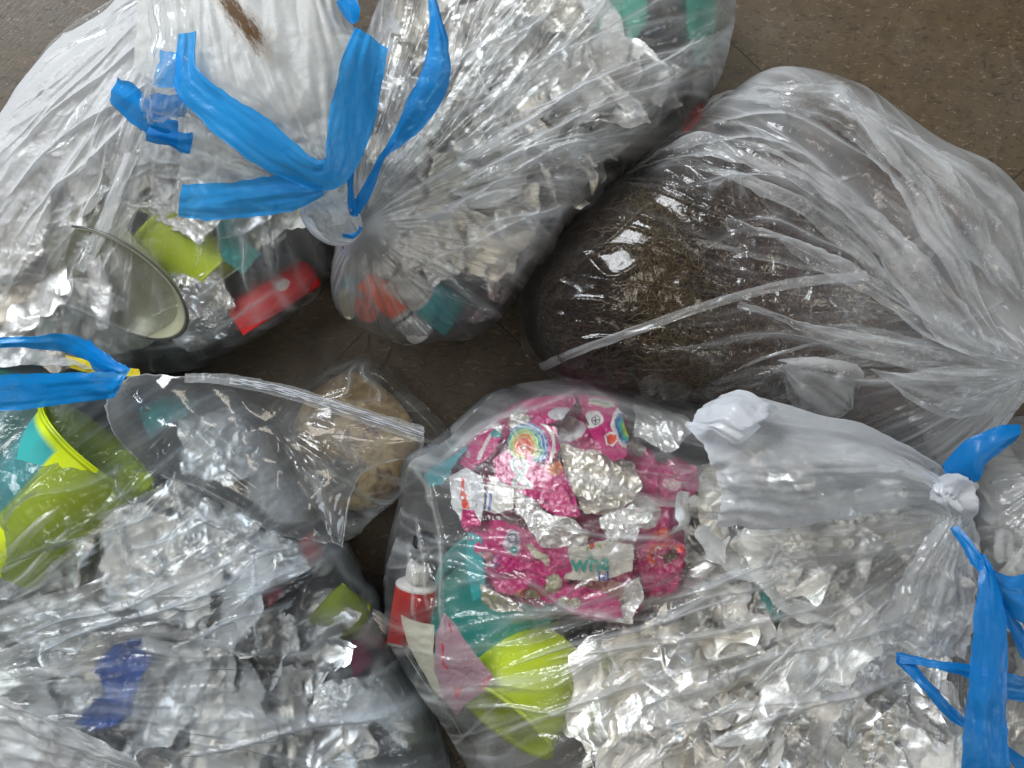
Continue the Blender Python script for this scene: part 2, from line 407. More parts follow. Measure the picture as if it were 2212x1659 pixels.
class Bag:
    def __init__(s, outline, center, h, zr=0.06, p=3.2, q=2.1):
        zr = zr + .025 if zr > .04 else zr
        s.h = h; s.p = p; s.q = q
        O = np.array([(x, y, (t[0] if t else zr)) for x, y, *t in outline], float)
        P = catmull(O, 1400, True); Wp = Wn(P)
        s.c = W(center[0], center[1], zr)[:2]
        d = Wp[:, :2] - s.c; th = np.arctan2(d[:, 1], d[:, 0]); R = np.linalg.norm(d, axis=1)
        o_ = np.argsort(th); s.th = th[o_]; s.R = R[o_]; s.zr = Wp[o_, 2]
        s.th = np.concatenate([s.th - 2 * PI, s.th, s.th + 2 * PI]); s.R = np.tile(s.R, 3); s.zr = np.tile(s.zr, 3)
        s.bumps = []
    def t_of(s, X, Y):
        d = np.arctan2(Y - s.c[1], X - s.c[0])
        return np.hypot(X - s.c[0], Y - s.c[1]) / np.interp(d, s.th, s.R), d
    def dome(s, t, th):
        zr = np.interp(th, s.th, s.zr)
        return zr + (s.h - zr) * (1 - np.clip(t, 0, 1) ** s.p) ** (1 / s.q)
    def surf(s, X, Y):
        t, th = s.t_of(X, Y); z = s.dome(t, th)
        for (bx, by, r, a) in s.bumps: z = z + a * np.exp(-((X - bx) ** 2 + (Y - by) ** 2) / (r * r))
        return z + 0.006 * sn(X, Y, 0.07, 31) * (1 - np.clip(t, 0, 1) ** 2)
    def bump(s, px, py, rpx, a):
        p = W(px, py, s.h * 0.9); s.bumps.append((p[0], p[1], rpx * (CAM_H - s.h) / FPX, a))
    def pt(s, px, py, dz=0.0):
        """world point of the film surface that shows at a pixel of the photo, moved by dz"""
        z = s.h
        for _ in range(6):
            p = W(px, py, z); z = float(s.surf(p[0], p[1])) + dz
        return W(px, py, z)
    def film(s, name, mat, parent, knot, nt=230, nth=900, pl=0.004, dth=0.10, seed=1, creases=160, cr=0.0025, milkK=0.5, milkR=0.09,
             curl=0.0, flow=None, fine=0.0009, rim=0.0025, lines=(), lmax=0.16, shrink=1.0, haze_fn=None, hs=0.28, hmask=None):
        rng = np.random.RandomState(seed)
        th = np.linspace(-PI, PI, nth, endpoint=False)
        R = np.interp(th, s.th, s.R) * shrink
        R = R + rim * facet(th * R.mean(), th * 0, 0.022, seed + 2) + rim * 0.4 * facet(th * R.mean(), th * 0, 0.007, seed + 6)
        t = np.linspace(0, 1, nt) ** 0.8
        T, TH = np.meshgrid(t, th, indexing='ij')
        X = s.c[0] + T * R[None] * np.cos(TH); Y = s.c[1] + T * R[None] * np.sin(TH)
        Z = s.surf(X, Y)
        if shrink != 1.0: Z = Z * shrink
        K = W(knot[0], knot[1], knot[2])
        dx = X - K[0]; dy = Y - K[1]; r = np.hypot(dx, dy) + 1e-4; a = np.arctan2(dy, dx) + curl * r
        env = np.clip(r / 0.05, 0.15, 1.0)
        fade = np.exp(-r / 0.30)
        msk = np.clip(0.55 + 0.9 * sn(X, Y, 0.06, seed + 17), 0.1, 1.3)
        D = pl * env * fade * (facet(a / dth, np.log(r + .02) * 0.8, 1.0, seed + 1) + 0.55 * facet(a / dth * 2.3, np.log(r + .02) * 1.3, 1.0, seed + 2)) * msk
        D += pl * 0.12 * env * facet(a / dth * 5, np.log(r + .02) * 2.5, 1.0, seed + 21) * msk
        D += crum(X, Y, 0.022, fine * 0.8, seed + 30, 4, 0.6) * (1.2 - msk * 0.6)
        st = np.clip(facet(a / dth * 1.3, np.log(r + .02) * 0.9, 1.0, seed + 71) * 0.7 + 0.25 * facet(a / dth * 5, np.log(r + .02) * 2, 1.0, seed + 72) + 0.45 * sn(X, Y, .09, seed + 3), 0, 1)
        streak = hs * st ** 2.2
        rim_f = np.clip((1 - T) / 0.10, 0.0, 1)
        HZ = milkK * np.exp(-(r / milkR) ** 1.3) + streak + 0.015 * np.clip(sn(X, Y, .02, seed + 5) + .6 * sn(X, Y, .008, seed + 6), 0, 1)
        # long sharp creases that run along the pull of the film
        def crease(x0, y0, x1, y1, wd, ht, bow=0.0, hz=0.10):
            nonlocal D, HZ
            L = math.hypot(x1 - x0, y1 - y0) + 1e-6; ux, uy = (x1 - x0) / L, (y1 - y0) / L
            u = (X - x0) * ux + (Y - y0) * uy; v = -(X - x0) * uy + (Y - y0) * ux
            m = (u > -0.01) & (u < L + 0.01)
            if not m.any(): return
            um = u[m] / L; vm = v[m] - bow * 4 * um * (1 - um) - wd * 0.8 * np.sin(um * 9 + x0 * 40)
            en = np.clip(um * 5, 0, 1) * np.clip((1 - um) * 5, 0, 1)
            g = np.exp(-np.abs(vm) / (wd * (0.5 + 0.7 * um)))
            D[m] += ht * en * g; HZ[m] += hz * en * np.exp(-(vm / wd) ** 2)
        for k in range(creases):
            i = rng.randint(10, nt); j = rng.randint(0, nth)
            x0, y0 = X[i, j], Y[i, j]
            if flow is None: aa = math.atan2(y0 - K[1], x0 - K[0])
            else: aa = flow(x0, y0)
            aa += rng.normal(0, 0.16) if rng.rand() < 0.75 else rng.uniform(-1.5, 1.5)
            L = rng.uniform(0.03, lmax) * (0.7 + rng.rand()); wd = rng.uniform(0.0010, 0.0065) if rng.rand() < .7 else rng.uniform(.0007, .0015)
            crease(x0, y0, x0 + L * math.cos(aa), y0 + L * math.sin(aa), wd, cr * rng.uniform(0.25, 1.1) * (1 if rng.rand() < 0.7 else -0.7) * (wd / 0.002) ** 0.6, rng.normal(0, 0.006), rng.uniform(0, 0.14))
        for (ax, ay, bx, by, wp, ht, bow) in lines:
            A = s.pt(ax, ay); B = s.pt(bx, by)
            crease(A[0], A[1], B[0], B[1], wp, ht, bow, 0.22)
        Z = Z + D * (0.35 + 0.65 * rim_f)
        if hmask is not None: HZ = HZ * hmask(X, Y)
        if haze_fn is not None: HZ = HZ + haze_fn(X, Y)
        # under side down to the floor
        rings = []
        zb = Z[-1]
        for sc, zz in ((0.985, 0.62), (0.955, 0.30), (0.90, 0.06), (0.82, 0.0)):
            rings.append(np.stack([s.c[0] + sc * R * np.cos(th), s.c[1] + sc * R * np.sin(th), np.maximum(zb * zz, 0.002 + 0.001 * sc)], -1))
        G = np.concatenate([np.stack([X, Y, Z], -1), np.array(rings)], 0)
        HZ = np.concatenate([HZ, np.zeros((4, nth))], 0)
        me = mesh_np(name, G, grid_faces(nt + 4, nth, True)); attr(me, 'haze', np.clip(HZ, 0, 0.85))
        return link(name, me, mat, parent)
    def folds(s, n, knot, parent, mat, seed=1, wmin=14, wmax=60, curl=0.0, rng_a=None):
        """loose pleats of film lying along the pull towards the knot"""
        rng = np.random.RandomState(seed)
        K = np.array(knot[:2], float)
        made = 0
        for k in range(n * 6):
            if made >= n: break
            if rng_a: a = rng.uniform(*rng_a)
            else: a = rng.uniform(0, 2 * PI)
            r0 = rng.uniform(60, 420); L = rng.uniform(180, 620); w0 = rng.uniform(wmin, wmax)
            pr = []
            for u in np.linspace(0, 1, 6):
                rr = r0 + L * u; aa = a + curl * rr / 1000 + 0.03 * math.sin(5 * u + k)
                c = K + rr * np.array([math.cos(aa), math.sin(aa)]); nn = np.array([-math.sin(aa), math.cos(aa)])
                wq = w0 * (0.25 + 0.75 * math.sin(PI * (0.12 + 0.8 * u))) * (0.7 + 0.3 * rr / 500)
                A = c - nn * wq / 2; B = c + nn * wq / 2
                pr.append((A, B))
            ok = True
            q = []
            for A, B in pr:
                pa = s.pt(*A); pb = s.pt(*B)
                if s.t_of(pa[0], pa[1])[0] > 0.96 or s.t_of(pb[0], pb[1])[0] > 0.96: ok = False; break
                q.append((A[0], A[1], pa[2] + 0.004, B[0], B[1], pb[2] + 0.0035))
            if not ok or len(q) < 4: continue
            ribbon('film_fold', q, mat, parent, seed + k, 0.0025, 0.0012, 0.0, 14, 0.003, taper=.3)
            made += 1

# ---- foil pieces
def foil_sheet_mesh(seed, size=0.07, asp=1.0, amp=0.006, n=70, curl=0.0):
    rng = np.random.RandomState(seed)
    th = np.linspace(-PI, PI, n * 2, endpoint=False); t = np.linspace(0, 1, n)
    T, TH = np.meshgrid(t, th, indexing='ij')
    c, s_ = np.cos(TH), np.sin(TH)
    R = 0.5 / np.maximum(np.abs(c), np.abs(s_)) ** 0.75
    R = R * (1 + 0.16 * facet(TH * 1.3, TH * 0, 0.9, seed) + 0.09 * facet(TH * 1.3, TH * 0, 0.3, seed + 3))
    # close the seam of the angular noise
    wgt = np.clip((PI - np.abs(TH)) / 0.5, 0, 1); R = R * wgt + 0.5 * (1 - wgt) * 1.05
    X = T * R * c * size * asp; Y = T * R * s_ * size
    Z = crum(X, Y, size * 0.50, amp, seed, 4, 0.34) + curl * ((X / size) ** 2 * size * 1.2 * rng.choice([-1, 1]))
    X = X + crum(X, Y, size * 0.2, amp * 0.5, seed + 60, 2); Y = Y + crum(X, Y, size * 0.2, amp * 0.5, seed + 70, 2)
    return mesh_np('foil', np.stack([X, Y, Z], -1), grid_faces(n, n * 2, True))

def foil_ball_mesh(seed, r=0.025, sq=(1, 1, 1), n=90, k=46, depth=0.16):
    rng = np.random.RandomState(seed)
    th = np.linspace(0, PI, n); ph = np.linspace(-PI, PI, 2 * n, endpoint=False)
    T, P = np.meshgrid(th, ph, indexing='ij')
    D = np.stack([np.sin(T) * np.cos(P), np.sin(T) * np.sin(P), np.cos(T)], -1)
    q = D + 0.10 * np.sin(D[..., [1, 2, 0]] * 7 + rng.rand(3) * 6)
    d = 0
    for i in range(k):
        nv = rng.normal(size=3); nv /= np.linalg.norm(nv); c = rng.uniform(-.8, .8)
        d = d + rng.uniform(-1, 1) * np.minimum(np.abs(q @ nv - c), 0.35) * (0.9 if i < 14 else 0.5)
    d = (d - d.mean()) / (d.std() + 1e-9)
    V = D * (1 + depth * d)[..., None] * r * np.array(sq)
    return mesh_np('foil', V, grid_faces(n, 2 * n, True))

def rotm(rx, ry, rz): return (rx, ry, rz)

FSH = [foil_sheet_mesh(10 + i, 0.085, 0.7 + 0.5 * (i % 3), 0.0095 + 0.0012 * (i % 4), 90, 0.4 * (i % 2)) for i in range(9)]
FST = [foil_sheet_mesh(40 + i, 0.022, 4.2, 0.0035, 60, 0.0) for i in range(4)]
FBL = [foil_ball_mesh(70 + i, 0.024, ((1, 0.8, 0.6), (1.2, 0.7, 0.7), (1, 1, 0.7), (1.5, 0.6, 0.5))[i % 4], 70) for i in range(6)]
for m_ in FSH + FST + FBL: m_.materials.append(M['foil'])

def put_foil(me, p, rot, sc, label, group=None, mat=None, name='crumpled_foil', cat='foil'):
    o = bpy.data.objects.new(name, me); C.objects.link(o)
    o.location = p; o.rotation_euler = rot; o.scale = (sc, sc, sc) if np.isscalar(sc) else sc
    if mat is not None:
        o.material_slots[0].link = 'OBJECT'; o.material_slots[0].material = mat
    return tag(o, label, cat, group)

def scatter_foil(bag, n, box, seed, label, group, depth=(0.006, 0.035), poly=None, strips=0.12, sheets=0.78, sc=(0.75, 1.5), avoid=()):
    rng = np.random.RandomState(seed); k = 0; tries = 0
    while k < n and tries < n * 20:
        tries += 1
        px, py = rng.uniform(box[0], box[2]), rng.uniform(box[1], box[3])
        if any((px - ax) ** 2 + (py - ay) ** 2 < ar * ar for ax, ay, ar in avoid): continue
        dz = -rng.uniform(*depth); p = bag.pt(px, py, dz)
        t, _ = bag.t_of(p[0], p[1])
        zs = [0.07] if True else [float(bag.surf(p[0] + .036 * c_, p[1] + .036 * s_)) if bag.t_of(p[0] + .036 * c_, p[1] + .036 * s_)[0] < 1 else 0 for c_, s_ in ((1, 0), (-1, 0), (0, 1), (0, -1))]
        if min(zs) < .06: continue
        if t > 0.74: continue
        dz -= 0.0
        p[2] = max(p[2] - 0.03 * max(0, t - 0.6), 0.02)
        u = rng.rand(); mt = M[rng.choice(['foil', 'foil', 'foil', 'foil_matt', 'foil_warm', 'foil_matt', 'foil_white'])]
        s_ = rng.uniform(*sc)
        if u < strips: me = FST[rng.randint(len(FST))]; rot = (rng.normal(0, .5), rng.normal(0, .4), rng.uniform(0, PI))
        elif u < strips + sheets: me = FSH[rng.randint(len(FSH))]; rot = (rng.normal(0, .5), rng.normal(0, .5), rng.uniform(0, 2 * PI))
        else: me = FBL[rng.randint(len(FBL))]; rot = tuple(rng.uniform(0, 2 * PI, 3))
        nvt = len(me.vertices); co = np.empty(nvt * 3, np.float32); me.vertices.foreach_get('co', co); co = co.reshape(-1, 3)[::max(1, nvt // 400)] * s_
        R3 = np.array(__import__('mathutils').Euler(rot).to_matrix()); wv = co @ R3.T + p
        tt, _ = bag.t_of(wv[:, 0], wv[:, 1])
        if tt.max() > .93: continue
        over = (wv[:, 2] - bag.surf(wv[:, 0], wv[:, 1])).max() + .006
        if over > 0: p[2] -= over
        if p[2] < .02: continue
        look = {M['foil']: 'shiny silver', M['foil_matt']: 'matt silver', M['foil_warm']: 'beige stained', M['foil_white']: 'whitish'}[mt]
        shp = 'strip' if me in FST else 'sheet' if me in FSH else 'ball'
        size = 'small' if s_ < sc[0] + (sc[1] - sc[0]) * .33 else 'large' if s_ > sc[0] + (sc[1] - sc[0]) * .67 else 'medium'
        fx = (px - box[0]) / (box[2] - box[0]); fy = (py - box[1]) / (box[3] - box[1])
        where = ('upper', 'middle', 'lower')[min(2, int(fy * 3))] + ' ' + ('left', 'centre', 'right')[min(2, int(fx * 3))]
        put_foil(me, p, rot, s_, f'{size} {look} crumpled foil {shp} in the {where} of {label}', group, mt); k += 1

def heap(name, bag, mat, drop=0.035, shrink=0.90, ed=8, amp=0.010, scale=0.035, seed=1, nt=210, nth=640, kind=True, colfn=None, parent=None, holes=()):
    th = np.linspace(-PI, PI, nth, endpoint=False); R = np.interp(th, bag.th, bag.R) * shrink
    t = np.linspace(0, 1, nt) ** 0.8; T, TH = np.meshgrid(t, th, indexing='ij')
    X = bag.c[0] + T * R * np.cos(TH); Y = bag.c[1] + T * R * np.sin(TH)
    Z = bag.surf(X, Y)
    edge = np.sqrt(np.clip(1 - T ** ed, 0, 1)); hole = 0
    for hx, hy, hr, hd in holes:
        q = W(hx, hy, .12); hole = hole + hd * np.exp(-(((X - q[0]) ** 2 + (Y - q[1]) ** 2) / (hr * .00033) ** 2) ** 2)
    Z = np.maximum((Z - drop - hole + crum(X, Y, scale, amp, seed, 4, 0.45)) * (0.25 + 0.75 * edge), 0.004)
    X = X + crum(X, Y, scale * .7, amp * .5, seed + 9, 2); Y = Y + crum(X, Y, scale * .7, amp * .5, seed + 19, 2)
    me = mesh_np(name, np.stack([X, Y, Z], -1), grid_faces(nt, nth, True))
    if colfn is not None: colattr(me, 'col', colfn(X, Y))
    o = link(name, me, mat, parent)
    if kind: o['kind'] = 'stuff'
    return o
# outward-offset profile revolved about +Z; prof list of (r,z)
def lathe(name, prof, mat, parent=None, n=72, wob=0.0, seed=1, colfn=None, ell=1.0, flatend=0.0, sub=4):
    P = catmull(np.array(prof), (len(prof) - 1) * sub + 1) if sub > 1 else np.array(prof, float)
    P[:, 0] = np.maximum(P[:, 0], 0)
    a = np.linspace(0, 2 * PI, n, endpoint=False)
    r = P[:, 0][:, None] * np.ones(n); z = P[:, 1][:, None] * np.ones(n)
    X = r * np.cos(a); Y = r * np.sin(a) * ell
    if wob: 
        k = 1 + wob * sn(X * 1.0 + z, Y + z * 0.7, 0.03, seed); X, Y = X * k, Y * k
    me = mesh_np(name, np.stack([X, Y, z], -1), grid_faces(len(P), n, True))
    if colfn is not None: colattr(me, 'col', colfn(X, Y, z))
    return link(name, me, mat, parent)

def place(o, p, direction=None, roll=0.0, sc=1.0):
    """put o at p with its +Z along direction"""
    o.location = p
    if direction is not None:
        q = Vector(direction).normalized().to_track_quat('Z', 'Y')
        o.rotation_euler = (q.to_matrix() @ Matrix.Rotation(roll, 3, 'Z')).to_euler()
    o.scale = (sc, sc, sc)
    return o
# ================================================================== THE BAGS
BA = Bag([(-180, 420), (0, 300), (80, 190), (150, 110), (270, 30), (350, -60), (550, -110), (720, 0, .09), (755, 200, .11), (750, 400, .11),
          (724, 520, .08), (712, 590), (655, 660), (565, 722), (465, 778), (390, 802), (300, 812), (150, 860), (-100, 870), (-220, 700)], (330, 400), 0.165, 0.055)
BB = Bag([(738, 470, .15), (724, 560, .09), (720, 635), (743, 687), (800, 720), (890, 744), (975, 738), (1050, 722), (1085, 690), (1170, 572), (1250, 467),
          (1345, 377), (1480, 277), (1542, 200), (1570, 110), (1584, 10), (1560, -120), (1350, -200), (1100, -200), (900, -120), (800, 60, .12), (755, 250, .15), (738, 390, .16)],
         (1100, 330), 0.175, 0.06)
BC = Bag([(-150, 850), (0, 800, .08), (140, 792, .07), (250, 803), (400, 822), (520, 850), (600, 920), (655, 1030), (700, 1110), (742, 1180), (800, 1275), (842, 1360),
          (886, 1445), (940, 1530), (972, 1640), (985, 1760), (700, 1880), (-150, 1880)], (380, 1300), 0.165, 0.055)
BF = Bag([(1118, 640), (1122, 720), (1165, 800), (1250, 850), (1400, 885), (1550, 900), (1700, 930), (1880, 985), (2000, 1010), (2120, 960, .09), (2205, 850, .12), (2250, 740, .12),
          (2235, 500), (2180, 422), (2120, 365), (2010, 315), (1910, 245), (1810, 185), (1700, 158), (1630, 168), (1560, 215), (1450, 290), (1360, 370), (1230, 480), (1150, 580)],
         (1650, 560), 0.185, 0.06, 3.0)
BG = Bag([(883, 1003), (950, 957), (1005, 910), (1080, 845), (1150, 823), (1260, 819), (1400, 848), (1520, 872), (1700, 900, .10), (1900, 960, .13), (2080, 1085, .16), (2122, 1250, .12),
          (2130, 1450), (2140, 1760), (1900, 1850), (1200, 1850), (1060, 1720), (1003, 1640), (958, 1560), (900, 1480), (838, 1375), (833, 1300), (842, 1210), (868, 1100)],
         (1400, 1300), 0.172, 0.06)
BH = Bag([(2090, 990), (2250, 900), (2450, 1100), (2450, 1800), (2150, 1850), (2060, 1500), (2060, 1200)], (2260, 1380), 0.14, 0.05)
BD = Bag([(790, 768, .03), (868, 830), (930, 890), (968, 950, .03), (905, 1030), (822, 1105), (740, 1172, .04), (640, 1165), (560, 1130), (545, 1000), (590, 880), (690, 800)],
         (745, 970), 0.10, 0.035, 2.0)

def wx(px, py, z=0.15): return W(px, py, z)

# ---- bag A
a = thing('plastic_bag', 'hazy clear bin bag at the upper left holding a grey oval dish', 'bin bag', 'clear bin bags lying on the floor')
def hzA(X, Y):
    p, q = W(0, 500, .14), W(560, 190, .14)
    s_ = ((q[0] - p[0]) * (Y - p[1]) - (q[1] - p[1]) * (X - p[0])) / np.hypot(q[0] - p[0], q[1] - p[1])
    st = facet(s_, (X - Y) * 0.08, 0.018, 5) + 0.6 * facet(s_, (X - Y) * 0.06, 0.007, 8)
    k = 1 / (1 + np.exp(-(s_ - 0.0) / 0.012))
    return k * np.clip(0.62 + 0.20 * st, 0.25, 0.88)
BA.bump(240, 610, 120, 0.008); BA.bump(590, 640, 80, 0.006)
BA.film('film', M['film_a'], a, (430, -90, .15), seed=3, creases=90, pl=0.0045, dth=0.09, haze_fn=hzA, milkK=0.3, milkR=0.12,
        lines=[(0, 350, 350, 60, .002, .004, 0), (0, 430, 430, 120, .003, .006, .004), (20, 520, 300, 240, .002, .004, 0), (180, 500, 270, 270, .003, .005, .003), (110, 650, 420, 760, .0015, .002, 0),
               (540, 640, 530, 480, .0015, .003, 0), (300, 760, 620, 600, .0015, .003, -.01), (60, 300, 330, 20, .002, .003, 0)])
ribbon('film_fold', [(270, 330, .172, 300, 335, .172), (235, 420, .172, 262, 430, .173), (200, 500, .17, 232, 512, .17), (165, 580, .165, 185, 590, .165)], M['milky'], a, 9, 0.003)
ribbon('film_fold', [(240, 0, .10, 262, 2, .11), (130, 70, .09, 160, 85, .10), (70, 150, .08, 95, 165, .09), (20, 225, .07, 42, 245, .08), (-40, 300, .07, -20, 330, .08)], M['fold'], a, 12, 0.003)
BA.folds(10, (430, -60), a, M['fold'], 5, 12, 45, rng_a=(1.3, 2.7))
heap('foil_heap', BA, M['heap'], 0.054, 0.95, 0.012, 0.045, 3, holes=[(400, 520, 130, .04)])

# ---- bag B
b = thing('plastic_bag', 'large clear bin bag at top centre, tied in blue, with brown stained mouth', 'bin bag', 'clear bin bags lying on the floor')
BB.bump(880, 650, 120, 0.006)
BB.film('film', M['film_b'], b, (770, 485, .165), seed=8, creases=190, pl=0.0055, dth=0.075, milkK=0.62, milkR=0.055, cr=.0028, lmax=.2, hmask=lambda X, Y: 1 - .75 / (1 + np.exp((Y - W(900, 600, .15)[1]) / .010)),
        lines=[(800, 480, 1560, 90, .003, .006, .006), (820, 500, 1540, 160, .003, .005, .004), (840, 520, 1480, 270, .004, .008, .006), (860, 490, 1340, 380, .003, .006, 0),
               (900, 560, 1330, 390, .003, .006, -.01), (850, 560, 1090, 660, .002, .004, -.012), (900, 250, 1570, 20, .0025, .004, 0), (850, 300, 1300, 120, .002, .003, 0),
               (830, 600, 960, 620, .002, .004, 0), (760, 540, 745, 660, .003, .005, 0), (780, 540, 800, 690, .003, .005, .003), (800, 560, 880, 720, .0025, .004, 0), (1000, 520, 1250, 440, .003, .005, 0),
               (900, 420, 1400, 250, .002, .004, 0), (1100, 620, 1240, 440, .003, .005, 0), (1000, 300, 1500, 130, .002, .004, 0), (870, 200, 1200, 30, .003, .005, 0)])
BB.folds(18, (770, 485), b, M['fold'], 15, 20, 70, rng_a=(-1.1, 0.7))
heap('foil_heap', BB, M['heap'], 0.058, 0.95, 0.012, 0.045, 13, holes=[(850, 640, 120, .035), (950, 665, 110, .03)])
# folded-over mouth of the bag with its hem and drawstring
mouth = sheet('mouth', [[(290, -60, .20), (420, -60, .22), (560, -60, .22), (660, -60, .22), (745, -60, .21)],
               [(296, 60, .20), (430, 60, .23), (560, 50, .235), (680, 45, .235), (772, 60, .22)],
               [(290, 150, .20), (450, 145, .235), (560, 140, .24), (700, 120, .24), (834, 104, .225)],
               [(400, 235, .205), (500, 240, .235), (600, 235, .245), (710, 225, .245), (815, 205, .23)],
               [(520, 315, .215), (590, 310, .235), (650, 305, .24), (715, 300, .245), (790, 300, .235)],
               [(625, 372, .22), (660, 368, .232), (690, 360, .235), (722, 358, .24), (765, 360, .235)],
               [(676, 402, .215), (700, 405, .22), (715, 400, .22), (730, 398, .22), (745, 392, .22)]],
      M['mouth'], b, crease=0.0020, cscale=0.034, seed=4, pleat=0.0028, pscale=0.014, haze=lambda u, v: 0.08 + 0.18 * sn(u * .4, v, .12, 3))
def hlow(u, v): return 0 * u - 0.16 + 0.1 * sn(u, v, .3, 3)
sheet('mouth', [[(418, 225, .20), (395, 310, .19), (388, 400, .185), (386, 466, .18)],
                [(500, 290, .20), (480, 340, .195), (475, 410, .19), (475, 472, .18)],
                [(600, 345, .205), (580, 380, .20), (570, 420, .195), (565, 462, .185)],
                [(690, 385, .21), (670, 400, .205), (660, 420, .20), (650, 440, .19)],
                [(760, 390, .21), (750, 395, .205), (740, 400, .20), (730, 410, .195)]], M['mouth'], b, crease=0.003, cscale=0.02, seed=14, pleat=0.002, haze=hlow)
ribbon('hem', [(384, 74, .244, 424, 68, .244), (380, 185, .240, 430, 149, .246), (418, 242, .240, 502, 208, .253), (490, 312, .246, 568, 250, .258), (590, 374, .244, 648, 314, .258),
               (672, 410, .244, 694, 344, .257), (734, 404, .246, 702, 312, .259), (776, 352, .244, 714, 236, .260), (808, 264, .240, 726, 184, .259), (828, 175, .238, 740, 126, .256), (838, 104, .236, 767, 58, .238)],
       M['hem'], b, 21, 0.0004, 0.0013, nv=40, cscale=.028)
ribbon('hem', [(390, 400, .206, 384, 468, .194), (446, 398, .210, 446, 477, .198), (520, 392, .216, 522, 470, .202), (595, 380, .220, 602, 462, .208), (650, 386, .224, 655, 446, .214), (696, 402, .226, 700, 416, .218)],
       M['hem'], b, 22, 0.0004, 0.0013, nv=36, cscale=.028)
stm = NT('brown_stain'); vv = stm.coords((1, 1, 1), (0, 0, 0.95)); mpp = stm.n('ShaderNodeMapping'); mpp.inputs['Scale'].default_value = (0.25, 1, 1); stm.l(vv, mpp.inputs[0])
n_ = stm.noise(mpp.outputs[0], 480, 4, 0.7); av = stm.n('ShaderNodeAttribute'); av.attribute_name = 'haze'
al = stm.math('MULTIPLY', stm.ramp(stm.math('ADD', n_, stm.math('SUBTRACT', av.outputs['Fac'], 0.5)), [(0.42, 0.0), (0.56, .25), (0.72, 0.92)]), 1.0)
dd = stm.n('ShaderNodeBsdfDiffuse'); dd.inputs[0].default_value = (0.10, 0.052, 0.020, 1); tt = stm.n('ShaderNodeBsdfTransparent')
stm.l(stm.mixs(al, tt.outputs[0], dd.outputs[0]), stm.out.inputs[0]); M['stain'] = stm.m
och = NT('ochre_stain'); av = och.n('ShaderNodeAttribute'); av.attribute_name = 'haze'; mq = och.n('ShaderNodeMapping'); mq.inputs['Scale'].default_value = (0.3, 1, 1); och.l(och.coords((1, 1, 1), (0, 0, 0.95)), mq.inputs[0])
al = och.math('MULTIPLY', och.ramp(och.math('ADD', och.noise(mq.outputs[0], 80, 3, 0.6), och.math('SUBTRACT', av.outputs['Fac'], 0.75)), [(0.35, 0.0), (0.85, 0.5)]), 1.0)
dd = och.n('ShaderNodeBsdfDiffuse'); dd.inputs[0].default_value = (0.42, 0.27, 0.09, 1); tt = och.n('ShaderNodeBsdfTransparent')
och.l(och.mixs(al, tt.outputs[0], dd.outputs[0]), och.out.inputs[0]); M['ochre'] = och.m
def hst(u, v): return 0.80 * np.clip(1.1 - np.abs(v - 0.5) * 2.2, 0, 1) * np.clip(1.25 - np.abs(u - 0.5) * 2.0, 0, 1)
sheet('stain', [[(350, -70, .246), (455, -75, .249), (600, -70, .247)], [(380, 20, .246), (500, 10, .2505), (620, 0, .248)], [(440, 110, .246), (560, 90, .251), (660, 70, .248)], [(520, 210, .246), (610, 190, .250), (680, 180, .247)]],
      M['ochre'], mouth, crease=0.001, seed=9, haze=lambda u, v: 1.15 * hst(u, v))
sheet('stain', [[(405, -60, .247), (455, -65, .249), (520, -70, .247)], [(440, 10, .250), (490, 5, .252), (550, 0, .250)], [(490, 90, .250), (545, 75, .253), (600, 60, .250)], [(540, 170, .250), (590, 150, .252), (640, 135, .250)]],
      M['stain'], mouth, crease=0.001, seed=4, haze=hst)
# rolled corner of the mouth with the blue tape showing through
sheet('mouth', [[(318, 20, .22), (350, 0, .235), (400, -20, .24)], [(315, 100, .22), (350, 95, .24), (402, 85, .24)], [(298, 170, .215), (345, 175, .236), (410, 160, .24)], [(305, 225, .21), (345, 235, .225), (405, 225, .235)], [(320, 262, .205), (350, 268, .21), (400, 258, .22)]],
      M['fold'], b, crease=.003, cscale=.018, seed=33, pleat=.002, haze=lambda u, v: 0 * u + .08)
sheet('hem', [[(345, 106, .226), (392, 120, .232)], [(338, 150, .226), (392, 155, .234)], [(333, 188, .224), (390, 192, .232)]], M['hem'], b, crease=.001, seed=35)
sheet('hem', [[(322, 205, .214), (400, 205, .226)], [(325, 230, .21), (402, 235, .222)], [(330, 252, .206), (400, 252, .214)]], M['blue'], b, crease=.001, seed=36)
ribbon('drawstring', [(252, 168, .20, 234, 224, .185), (288, 180, .205, 275, 262, .188), (320, 212, .205, 318, 290, .19), (355, 250, .20, 366, 316, .19), (385, 262, .198, 384, 322, .188)], M['blue'], b, 41, .003, .0015)
ribbon('drawstring', [(322, 272, .196, 316, 302, .188), (360, 280, .196, 360, 312, .188), (400, 290, .196, 395, 328, .188), (418, 286, .195, 412, 332, .188)], M['blue'], b, 42, .002, .0015)
ribbon('drawstring', [(752, 462, .21, 778, 462, .21), (768, 430, .215, 800, 425, .216), (800, 372, .225, 834, 346, .225), (835, 310, .24, 880, 300, .238), (858, 268, .25, 916, 268, .246), (878, 215, .26, 956, 215, .255), (908, 160, .265, 972, 160, .262),
                      (925, 90, .268, 970, 105, .266), (926, 30, .268, 958, 50, .268), (920, -30, .265, 940, -20, .268)], M['blue'], b, 43, .005, .0016, nv=22, cscale=.022)
ribbon('drawstring', [(748, 368, .235, 765, 366, .235), (750, 400, .228, 764, 400, .228), (752, 440, .218, 768, 440, .218), (756, 468, .21, 776, 466, .21)], M['blue'], b, 44, .001)
ribbon('drawstring', [(725, 5, .23, 765, -20, .24), (740, 28, .23, 776, 18, .245), (762, 56, .235, 775, 45, .24)], M['blue'], b, 45, .003)
